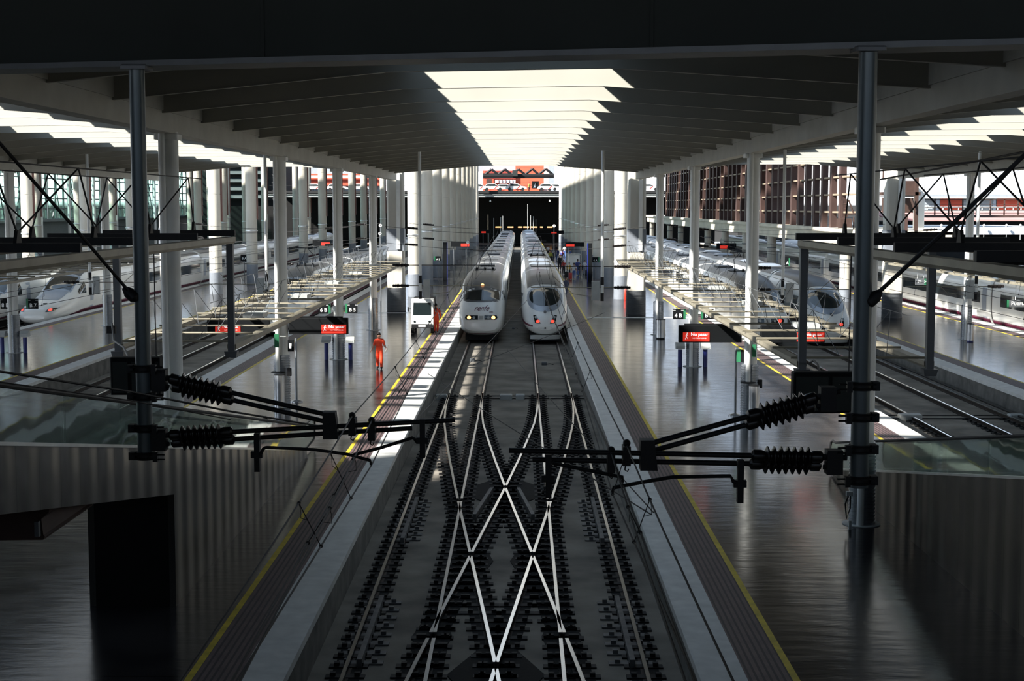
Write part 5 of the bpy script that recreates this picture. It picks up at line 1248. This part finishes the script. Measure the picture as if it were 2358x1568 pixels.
G().box(X0 - .63, X0 + .63, Y0 - .06, Y0 + .06, .36, .60).build('bumper', m_black, t, smooth=False)
G().box(X0 - .22, X0 + .22, Y0 - .07, Y0 - .06, .42, .55).build('number_plate', m_signw, t, smooth=False)
for s in (-1, 1):
    g = G(); g.lathe([(.07, 0), (.06, .02)], (X0 + .44 * s, Y0 - .0, .74), 14, axis=(0, -1, 0)); g.build('headlight', m_win, t)
    g = G(); g.tube((X0 + .66 * s, Y0 + .2, 1.5), (X0 + .82 * s, Y0 + .12, 1.5), .015, n=6); g.box(X0 + .82 * s - .05, X0 + .82 * s + .05, Y0 + .08, Y0 + .12, 1.32, 1.6); g.build('mirror', m_black, t, smooth=False)
    for yy in (.45, 2.5):
        g = G(); g.tube((X0 + .5 * s, Y0 + yy, .27), (X0 + .68 * s, Y0 + yy, .27), .27, n=18); g.build('wheel', m_black, t)
    G().box(X0 + .662 * s - .006, X0 + .662 * s + .006, Y0 + .45, Y0 + 1.2, 1.15, 1.9).build('side_window', m_win, t, smooth=False)
G().box(X0 - .64, X0 + .64, Y0 + 1.4, Y0 + 3.1, .45, .75).build('load_bed', m_grey, t, smooth=False)
g = G()
for s in (-1, 1):
    for yy in (1.45, 3.05): g.box(X0 + .6 * s - .03, X0 + .6 * s + .03, Y0 + yy - .03, Y0 + yy + .03, .7, 2.05)
g.box(X0 - .64, X0 + .64, Y0 + 1.42, Y0 + 3.08, 2.0, 2.05); g.build('bed_frame', m_black, t, smooth=False)
G().bev(X0 - .5, X0 + .55, Y0 + 1.6, Y0 + 2.9, .75, 1.7, .05).build('tool_load', m_orangebox, t, smooth=False)
# ------------------------------------------------------------------ glazed left side of the hall
XW = -76.0
def glazed(i, y0, y1):
    g = G(); z0, z1 = 5.6, 21.5
    for s in range(5):
        yy = y0 + (y1 - y0) * s / 4; g.box(XW - .12, XW + .12, yy - .12, yy + .12, z0, z1)
    z = z0
    while z <= z1: g.box(XW - .14, XW + .14, y0, y1, z - .09, z + .09); z += 1.62
    for s in range(4):
        ya = y0 + (y1 - y0) * s / 4; yb = y0 + (y1 - y0) * (s + 1) / 4
        if s % 2 == 0: g.tube((XW + .8, ya, z0), (XW + .8, yb, z1 - 6), .09, n=6); g.tube((XW + .8, yb, z0), (XW + .8, ya, z1 - 6), .09, n=6)
    o = struct('window_%d' % i, g, m_mull)
    g = G(); g.box(XW - .02, XW + .02, y0, y1, z0, z1); g.build('pane', m_paneclear, o, smooth=False)
n = 1; y = 150
while y < 330: glazed(n, y, y + 16.6); n += 1; y += 17.3
g = G(); g.box(XW - .4, XW + .4, 100, 345, -1, 5.3); g.box(XW - .4, XW + 2.5, 100, 345, 5.2, 5.6); struct('wall_left', g, m_mull)
for k in range(11):
    yy = 168 + k * 14; t = thing('wall_truss_post', '%s tall grey tubular post from the front before the glazed wall' % ORD[k].replace('nearest', 'first'), 'post', (XW + 3, yy, 0), 'tubular posts of the glazed wall')
    G().tube((XW + 3, yy, 0), (XW + 3, yy, 21.9), .26, n=12).build('tube', m_white, t)
# black base standing in for a dark interior, and louvred block at the left rear
t = thing('louvred_block', 'dark block with grey green louvres beyond the left hall columns', 'building block', (-62, 330, 0))
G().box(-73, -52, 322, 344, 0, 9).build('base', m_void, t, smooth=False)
G().box(-73, -52, 322, 344, 9, 21.8).build('upper_wall', m_dark, t, smooth=False)
for k in range(7): 
    g = G(); z = 9.3 + k * 1.75; g.hexa([(-66, 320.6, z), (-55, 320.6, z), (-55, 321.9, z + .9), (-66, 321.9, z + .9), (-66, 320.6, z + .08), (-55, 320.6, z + .08), (-55, 321.9, z + .98), (-66, 321.9, z + .98)]); g.build('louvre', m_mull, t, smooth=False)
# ------------------------------------------------------------------ road bridge and black underside
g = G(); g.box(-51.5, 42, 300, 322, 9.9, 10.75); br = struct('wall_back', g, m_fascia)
g = G(); g.box(-51.5, 42, 299.6, 300, 10.2, 10.75); g.build('parapet_edge', m_black, br, smooth=False)
g = G(); g.box(-51.5, 42, 299.0, 299.9, 9.45, 9.95); g.box(-51.5, 42, 298.8, 299.3, 9.9, 10.0); g.build('pale_girder', m_grey, br, smooth=False)
g = G(); g.box(-51.5, 42, 318, 320, -1, 9.9); g.build('tunnel_backdrop', m_void, br, smooth=False)  # black wall painted to stand in for the deep darkness under the bridge
g = G()
for k in range(14, 60): g.box(-78 + 2 * k - .02, -78 + 2 * k + .02, 299.7, 299.75, 10.75, 11.8)
g.box(-51, 41, 299.7, 299.75, 11.75, 11.8); rl = thing('bridge_railing', 'thin dark railing along the road bridge', 'railing', (0, 299.7, 10.75)); g.build('rails', m_blk, rl, smooth=False)
def px_box(name, label, cat, y, x0, x1, y0, y1, d, mm):
    a = PY(x0, y0, y); b = PY(x1, y1, y); t = thing(name, label, cat, ((a.x + b.x) / 2, y, b.z)); G().box(a.x, b.x, y, y + d, b.z, a.z).build('body', mm, t, smooth=False); return t
# orange strip lights and small lamps under the bridge
for k, (a0, a1) in enumerate([(1141, 1154), (1169, 1182), (1193, 1202), (1205, 1218), (1222, 1237), (1244, 1250), (1260, 1272)]):
    a = PY(a0, 521.5, 300); b = PY(a1, 524, 300); t = thing('strip_light', '%s warm strip light from the left below the road bridge' % ORD[k].replace('nearest', 'first'), 'light', ((a.x + b.x) / 2, 300, b.z)); G().box(a.x, b.x, 300, 300.2, b.z, a.z).build('tube', m_lampo, t, smooth=False)
for k, px in enumerate((1129, 1266)):
    a = PY(px, 464, 299.3); t = thing('pendant_lamp', 'small white pendant lamp %s under the road bridge' % ('left' if k == 0 else 'right'), 'lamp', a); g = G(); g.lathe([(.05, .35), (.18, .1), (.2, 0), (.05, -.05)], a, 10); g.build('shade', m_white, t); G().tube((a.x, 299.3, a.z + .3), (a.x, 299.3, 9.5), .02, n=4).build('cord', m_blk, t)
for k, (px, py, y) in enumerate([(1276, 520, 200), (1077, 558, 145), (876, 519, 118), (875, 538, 118)]):
    a = PY(px, py, y); r = 3.6 * y / FPX; t = thing('clock', ['round white clock right of the train ends', 'round white clock by the left far board', 'upper small round clock by the left pier', 'lower small round clock by the left pier'][k], 'clock', a)
    g = G(); g.lathe([(r, 0), (r, .08)], a, 18, axis=(0, -1, 0)); g.build('face', m_white, t); g = G(); g.box(a.x - .02, a.x + .02, a.y - .1, a.y - .085, a.z, a.z + r * .7); g.box(a.x, a.x + r * .5, a.y - .1, a.y - .085, a.z - .02, a.z + .02); g.build('hands', m_blk, t, smooth=False); G().tube((a.x, a.y + .03, 0), (a.x, a.y + .03, a.z - r), .04, n=6).build('support_post', m_post, t)
for k, (px, py0, py1, y) in enumerate([(1124, 494, 522, 270), (1137, 502, 528, 260), (1153, 500, 518, 280), (1158, 497, 510, 290), (1222, 496, 514, 290), (1228, 498, 520, 270), (1234, 505, 534, 255), (1215, 470, 486, 290)]):
    a = PY(px, py0, y); b = PY(px, py1, y); b = Vector((b.x, b.y, -.9)); g = G(); g.tube(a, b, .05, n=6); single('far_mast', g, m_frame if k == 0 else m_grey, '%s faint slim mast from the left standing in the dark under the bridge' % ORD[k].replace('nearest', 'first'), 'mast', b, 'faint masts in the dark')
# ------------------------------------------------------------------ taxis on the bridge
def taxi(x, y, z, L, label):
    t = thing('taxi', label, 'car', (x, y, z), 'white taxis on the road bridge'); w_ = 1.7
    prof = [(-L / 2, .35), (-L / 2, .75), (-L * .44, .92), (-L * .40, .95), (-L * .33, 1.38), (-L * .22, 1.46), (L * .10, 1.46), (L * .25, 1.0), (L * .44, .85), (L / 2, .65), (L / 2, .35)]
    G().yprism([(x + a, z + b) for a, b in prof], y, y + w_).build('body', m_taxi, t, smooth=False)
    G().yprism([(x + a, z + b) for a, b in [(-L * .36, .98), (-L * .31, 1.32), (-L * .21, 1.38), (L * .08, 1.38), (L * .20, .98)]], y - .02, y).build('side_windows', m_win, t, smooth=False)
    for s in (-.3, .32): g = G(); g.tube((x + s * L, y - .03, z + .33), (x + s * L, y + .2, z + .33), .33, n=16); g.build('wheel', m_black, t)
    G().yprism([(x + .1, z + .4), (x + .3, z + .4), (x + .9, z + .95), (x + .7, z + .95)], y - .03, y - .02).build('red_door_stripe', m_redp, t, smooth=False)
    return t
tx0 = None
for k, (px, y, L, lb) in enumerate([(1136, 302, 4.4, 'white taxi on the bridge, leftmost of the nearest row'), (1188, 302, 4.0, 'white taxi in the middle of the bridge opening'), (1262, 302, 4.5, 'white taxi at the right end of the bridge opening'), (1163, 306, 4.2, 'white taxi behind the first two taxis'), (1280, 306, 4.2, 'white taxi half hidden by the right hall columns'), (1103, 305, 3.0, 'white taxi rear at the left end of the bridge opening'), (725, 303, 4.4, 'white taxi seen between left hall columns'), (775, 303, 4.4, 'second white taxi seen between left hall columns'), (828, 303, 4.4, 'third white taxi seen between left hall columns'), (1494, 303, 4.4, 'white taxi right of the low roof pier')]):
    x = PY(px, 435, y).x
    if tx0 is None: tx0 = taxi(x, y, 10.75, L, lb)
    else: copy_tree(tx0, (x, y, 10.75), lb)
P = PY(1173, 438, 301); human('person in white top standing between the taxis', (P.x, 301, 10.75), 1.2, dict(stride=.05), mc[0], mc[5])
P = PY(1218, 438, 304); human('person in bright green vest behind the middle taxi', (P.x, 304, 10.75), 1.2, dict(stride=.05), mc[7], mc[5])
# ------------------------------------------------------------------ red building beyond the bridge
t = thing('red_building', 'red clad building with white window strip beyond the road bridge', 'building', (0, 352, 0))
yb = 352
def bx(name, x0, x1, y0, y1, mm, d=1.0, yy=None):
    yy = yb if yy is None else yy; a = PY(x0, y0, yy); b = PY(x1, y1, yy); return G().box(a.x, b.x, yy, yy + d, b.z, a.z).build(name, mm, t, smooth=False)
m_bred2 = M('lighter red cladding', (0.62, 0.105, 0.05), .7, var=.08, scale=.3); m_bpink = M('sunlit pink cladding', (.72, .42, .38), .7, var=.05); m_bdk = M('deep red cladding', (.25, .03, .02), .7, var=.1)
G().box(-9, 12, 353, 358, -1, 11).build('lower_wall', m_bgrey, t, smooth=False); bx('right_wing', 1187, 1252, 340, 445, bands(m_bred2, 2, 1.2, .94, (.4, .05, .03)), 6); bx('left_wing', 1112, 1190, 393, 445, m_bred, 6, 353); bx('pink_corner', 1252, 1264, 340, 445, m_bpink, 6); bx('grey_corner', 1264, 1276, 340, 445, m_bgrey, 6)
bx('dark_fascia', 1117, 1186, 394, 412, m_bdk, .5, 351); w0 = bx('window_strip', 1140, 1187, 414, 421, m_white, .3, 350.6)
for k in range(5): bx('mullion', 1148 + k * 8, 1148.8 + k * 8, 414, 421, m_bdk, .2, 350.4)
bx('kiosk_opening', 1120, 1133, 412, 424, m_rust, .3, 350.5); bx('grey_wall', 1080, 1187, 340, 394, m_bgrey, 3, 356); bx('poster', 1225, 1241, 417, 434, m_sign, .3, 350.4)
g = G(); a = PY(1228, 420, 350.2); b = PY(1238, 432, 350.2); g.prism([(a.x, b.z), (b.x - .5, b.z), (b.x - .6, a.z - .5), (a.x + .6, a.z), (a.x + .3, b.z + .6)], lambda u, v, k: (u, 350.2 + .1 * k, v)); g.build('poster_picture', m_tblue, t, smooth=False)
# black zig-zag roof truss in front of it
t = thing('roof_truss', 'black zigzag truss spanning above the road bridge', 'truss', (0, 326, 13)); ys = 326
def tb(a, b, r=.28): G().tube(PY(a[0], a[1], ys), PY(b[0], b[1], ys), r, n=6).build('truss_bar', m_blk, t)
tb((1112, 406), (1276, 405), .5); tb((1112, 401), (1188, 401), .2)
zz = [(1117, 402), (1132, 390), (1147, 402), (1163, 390), (1178, 402), (1194, 390), (1209, 402), (1226, 389), (1240, 402), (1257, 389), (1273, 402)]
for a, b in zip(zz, zz[1:]): tb(a, b)
px_box('grey_screen', 'dark grey box fixed in the middle of the zigzag truss', 'screen', 324, 1180, 1192, 392, 406, 2.2, m_fascia)
# red bits among the left hall columns
t = thing('red_building', 'strip of the red building glimpsed between left hall columns', 'building', (-45, 352, 0)); G().box(-54, -33, 353, 356, -1, 13).build('lower_wall', m_bgrey, t, smooth=False); bx('wall', 680, 880, 400, 428, m_bred, 3); bx('upper_wall', 680, 880, 385, 400, m_bgrey, 3); bx('white_band', 700, 860, 404, 409, m_white, .3, 351)
# ------------------------------------------------------------------ viaduct with brown brise-soleil on the right
XV = 26.0
g = G(); g.box(XV - .6, XV + 5.5, 106, 296, 4.55, 5.75); g.box(XV - .9, XV + 5.5, 106, 296, 5.55, 5.85); vd = struct('trim_2', g, m_viad)
for k in range(11):
    y = 117.6 + 17.3 * k; t = thing('viaduct_column', '%s round concrete column from the front below the brown louvred facade' % ORD[k].replace('nearest', 'first'), 'column', (XV, y, 0), 'round columns of the viaduct')
    G().lathe([(.45, 0), (.45, 4.55)], (XV, y, 0), 22).build('shaft', m_conc, t); G().lathe([(.47, 0), (.47, 1.0)], (XV, y, 0), 22).build('painted_foot', m_concg, t); G().lathe([(.5, 0), (.5, .1)], (XV, y, 3.3), 22).build('band', m_post, t)
fac = thing('louvred_facade', 'brown brise soleil facade of tall fins and shelves above the viaduct', 'facade', (XV, 118, 5.8))
y = 118.6; nf = 0
g_far = G()
while y < 262:
    # slanted fin: front edge towards tracks
    g = G(); g.hexa([(XV - .35, y - .42, 5.85), (XV + .14, y - .30, 5.85), (XV + .14, y + .42, 5.85), (XV - .35, y + .42, 5.85), (XV - .35, y - .42, 15.8), (XV + .14, y - .30, 15.8), (XV + .14, y + .42, 15.8), (XV - .35, y + .42, 15.8)]); g.build('fin', m_corten, fac, smooth=False)
    y += 3.55; nf += 1
for z in (7.15, 8.57, 9.98, 11.4, 12.8, 14.2):
    G().box(XV - .25, XV + .9, 117, 262, z - .09, z + .05).build('shelf', m_tan, fac, smooth=False)
G().box(XV + 2.4, XV + 2.7, 150, 262, 7.3, 15.8).build('inner_wall', m_dark, fac, smooth=False)
G().box(XV + 2.2, XV + 2.3, 117, 262, 5.85, 6.7).build('rear_parapet', m_tblue, fac, smooth=False)
# stair tower
t = thing('stair_tower', 'dark rust coloured stair tower at the near end of the louvred facade', 'stair tower', (27, 108, 5.8))
def bt(name, x0, x1, y0, y1, yy, d, mm): a = PY(x0, y0, yy); b = PY(x1, y1, yy); return G().box(a.x, b.x, yy, yy + d, b.z, a.z).build(name, mm, t, smooth=False)
bt('landing', 2030, 2120, 442, 450, 106, 2.5, m_rust); bt('upper_box', 2076, 2106, 416, 443, 107, 2, m_rust); bt('upper_wall', 2048, 2075, 385, 411, 107, 2, m_rust); bt('deep_wall', 2034, 2110, 456, 490, 110, .4, m_rust)
bt('panel', 2045, 2061, 490, 540, 106, .8, m_corten); bt('panel', 2075, 2090, 492, 538, 106, .8, m_corten); bt('post', 2109, 2113, 388, 540, 106, .2, m_rust)
for k in range(9): bt('baluster', 2036 + 4.4 * k, 2037 + 4.4 * k, 411, 443, 106, .05, m_rust)
for k in range(12): bt('step', 2034 + (k % 2), 2046, 455 + k * 3.6, 456.2 + k * 3.6, 105.5, .4, m_rust)
for a, b in (((2060, 486), (2075, 455)), ((2040, 540), (2076, 452)), ((2066, 456), (2072, 487)), ((2098, 456), (2108, 487))): G().tube(PY(*a, 105.8), PY(*b, 105.8), .1, n=6).build('brace', m_rust, t)
t = thing('red_crane_frame', 'red lattice frame standing on the viaduct next to the louvres', 'frame', PY(1950, 522, 112))
for a, b in (((1954, 460), (1966, 492)), ((1940, 462), (1940, 500)), ((1950, 458), (1950, 500)), ((1940, 470), (1950, 470)), ((1940, 482), (1950, 482)), ((1940, 494), (1970, 492)), ((1952, 505), (1952, 524)), ((1966, 500), (1966, 528))): G().tube(PY(*a, 112), PY(*b, 112), .06, n=6).build('bar', m_rust, t)
a = PY(1936, 503, 111); b = PY(1962, 524, 111); G().box(a.x, b.x, 111, 112.5, b.z, a.z).build('cabin', m_rust, t, smooth=False)
# footbridge, red hall, white roofs on the far right
t = thing('footbridge', 'rust red footbridge with railings crossing on the far right', 'footbridge', PY(2240, 500, 130)); yy_ = 130
def rb(name, x0, x1, y0, y1, mm, d=.1, yy=130): a = PY(x0, y0, yy); b = PY(x1, y1, yy); return G().box(a.x, b.x, yy, yy + d, b.z, a.z).build(name, mm, t, smooth=False)
rb('deck', 2120, 2420, 495, 501, m_rust, 2.2)
for yv in (459, 470, 477, 484, 490): rb('rail', 2120, 2420, yv, yv + 1.1, m_rust, .05)
for k in range(9): rb('rail_post', 2152 + 32 * k, 2154 + 32 * k, 459, 496, m_rust, .08)
t = thing('red_hall', 'red and grey panelled hall beyond the far right footbridge', 'building', PY(2240, 500, 240))
for (x0, x1, mm) in ((2128, 2154, m_bgrey), (2154, 2164, m_tblue), (2164, 2216, m_bred), (2216, 2286, m_bgrey), (2286, 2294, m_tblue), (2294, 2430, m_bred)): rb('facade_panel', x0, x1, 456, 500, mm, 3, 240)
rb('cornice', 2128, 2430, 448, 453, m_bgrey, 4, 238.5); rb('white_gutter', 2128, 2430, 453, 457, m_white, 4, 238.5)
for k in range(16): rb('window_frame', 2135 + 18 * k, 2136 + 18 * k, 476, 496, m_white, .2, 239.5)
for z in (476, 485): rb('window_rail', 2130, 2430, z, z + 1, m_white, .2, 239.5)
g = G(); a = PY(2128, 449, 241); b = PY(2430, 449, 241); g.xprism([(241, a.z), (270, a.z + 3.2), (300, a.z)], a.x, b.x); g.build('shallow_roof', m_wroof, t, smooth=False)
t = thing('arched_roof', 'pale arched iron roof far behind the red hall', 'roof', PY(2240, 450, 330))
for k, cxp in enumerate((2160, 2262, 2364)):
    c = PY(cxp, 452, 330); rr = 5.6; g = G(); g.path([(c.x + rr * math.cos(math.pi * i / 20), 330, c.z + rr * 1.1 * math.sin(math.pi * i / 20)) for i in range(21)], .09, 5); g.build('arch_rib', m_tblue, t)
t = thing('pink_roof_canopy', 'faded pink tiled canopy roof below the footbridge', 'roof', PY(2240, 508, 165))
g = G(); a = PY(2120, 509, 160); b = PY(2450, 509, 160); c = PY(2120, 500, 172)
g.hexa([(a.x - 3, 160, a.z), (b.x, 160, a.z), (b.x, 172, c.z + .6), (a.x - 3, 172, c.z + .6), (a.x - 3, 160, a.z + .12), (b.x, 160, a.z + .12), (b.x, 172, c.z + .72), (a.x - 3, 172, c.z + .72)]); g.build('roof_sheet', m_pinkroof, t, smooth=False)
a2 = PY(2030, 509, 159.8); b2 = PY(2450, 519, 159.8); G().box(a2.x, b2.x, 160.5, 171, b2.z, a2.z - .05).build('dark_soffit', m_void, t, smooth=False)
t = thing('white_canopy', 'white platform canopy with dark underside at the right frame edge', 'roof', PY(2240, 535, 125))
a = PY(2126, 524, 122); b = PY(2460, 540, 122); G().box(a.x, b.x, 122, 140, b.z, a.z).build('white_edge', m_wroof, t, smooth=False)
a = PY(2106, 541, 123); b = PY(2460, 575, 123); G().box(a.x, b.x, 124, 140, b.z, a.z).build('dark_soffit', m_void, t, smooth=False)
for k, px in enumerate((2168, 2266, 2318, 2350)):
    a = PY(px, 519, 121.5); G().ball(a, .12, 8).build('dome_camera', m_white, t); G().tube(a, (a.x, a.y, a.z - 1.2), .03, n=5).build('camera_pole', m_grey, t)
# two pale pillars standing at the right edge beyond the low roof
for k, (x0, x1, ytop, ybot, yy, lb) in enumerate([(2110, 2128, 405, 540, 108, 'pale rectangular pillar beside the rust stair tower'), (2214, 2243, 402, 760, 83.2, 'x')]):
    if k == 1: continue
    a = PY(x0, ytop, yy); b = PY(x1, ybot, yy); t = thing('pale_pillar', lb, 'pillar', ((a.x + b.x) / 2, yy, b.z)); G().bev(a.x, b.x, yy, yy + .7, b.z, a.z, .05).build('shaft', m_white, t, smooth=False)
# hall beyond the right columns: plain black wall behind the viaduct
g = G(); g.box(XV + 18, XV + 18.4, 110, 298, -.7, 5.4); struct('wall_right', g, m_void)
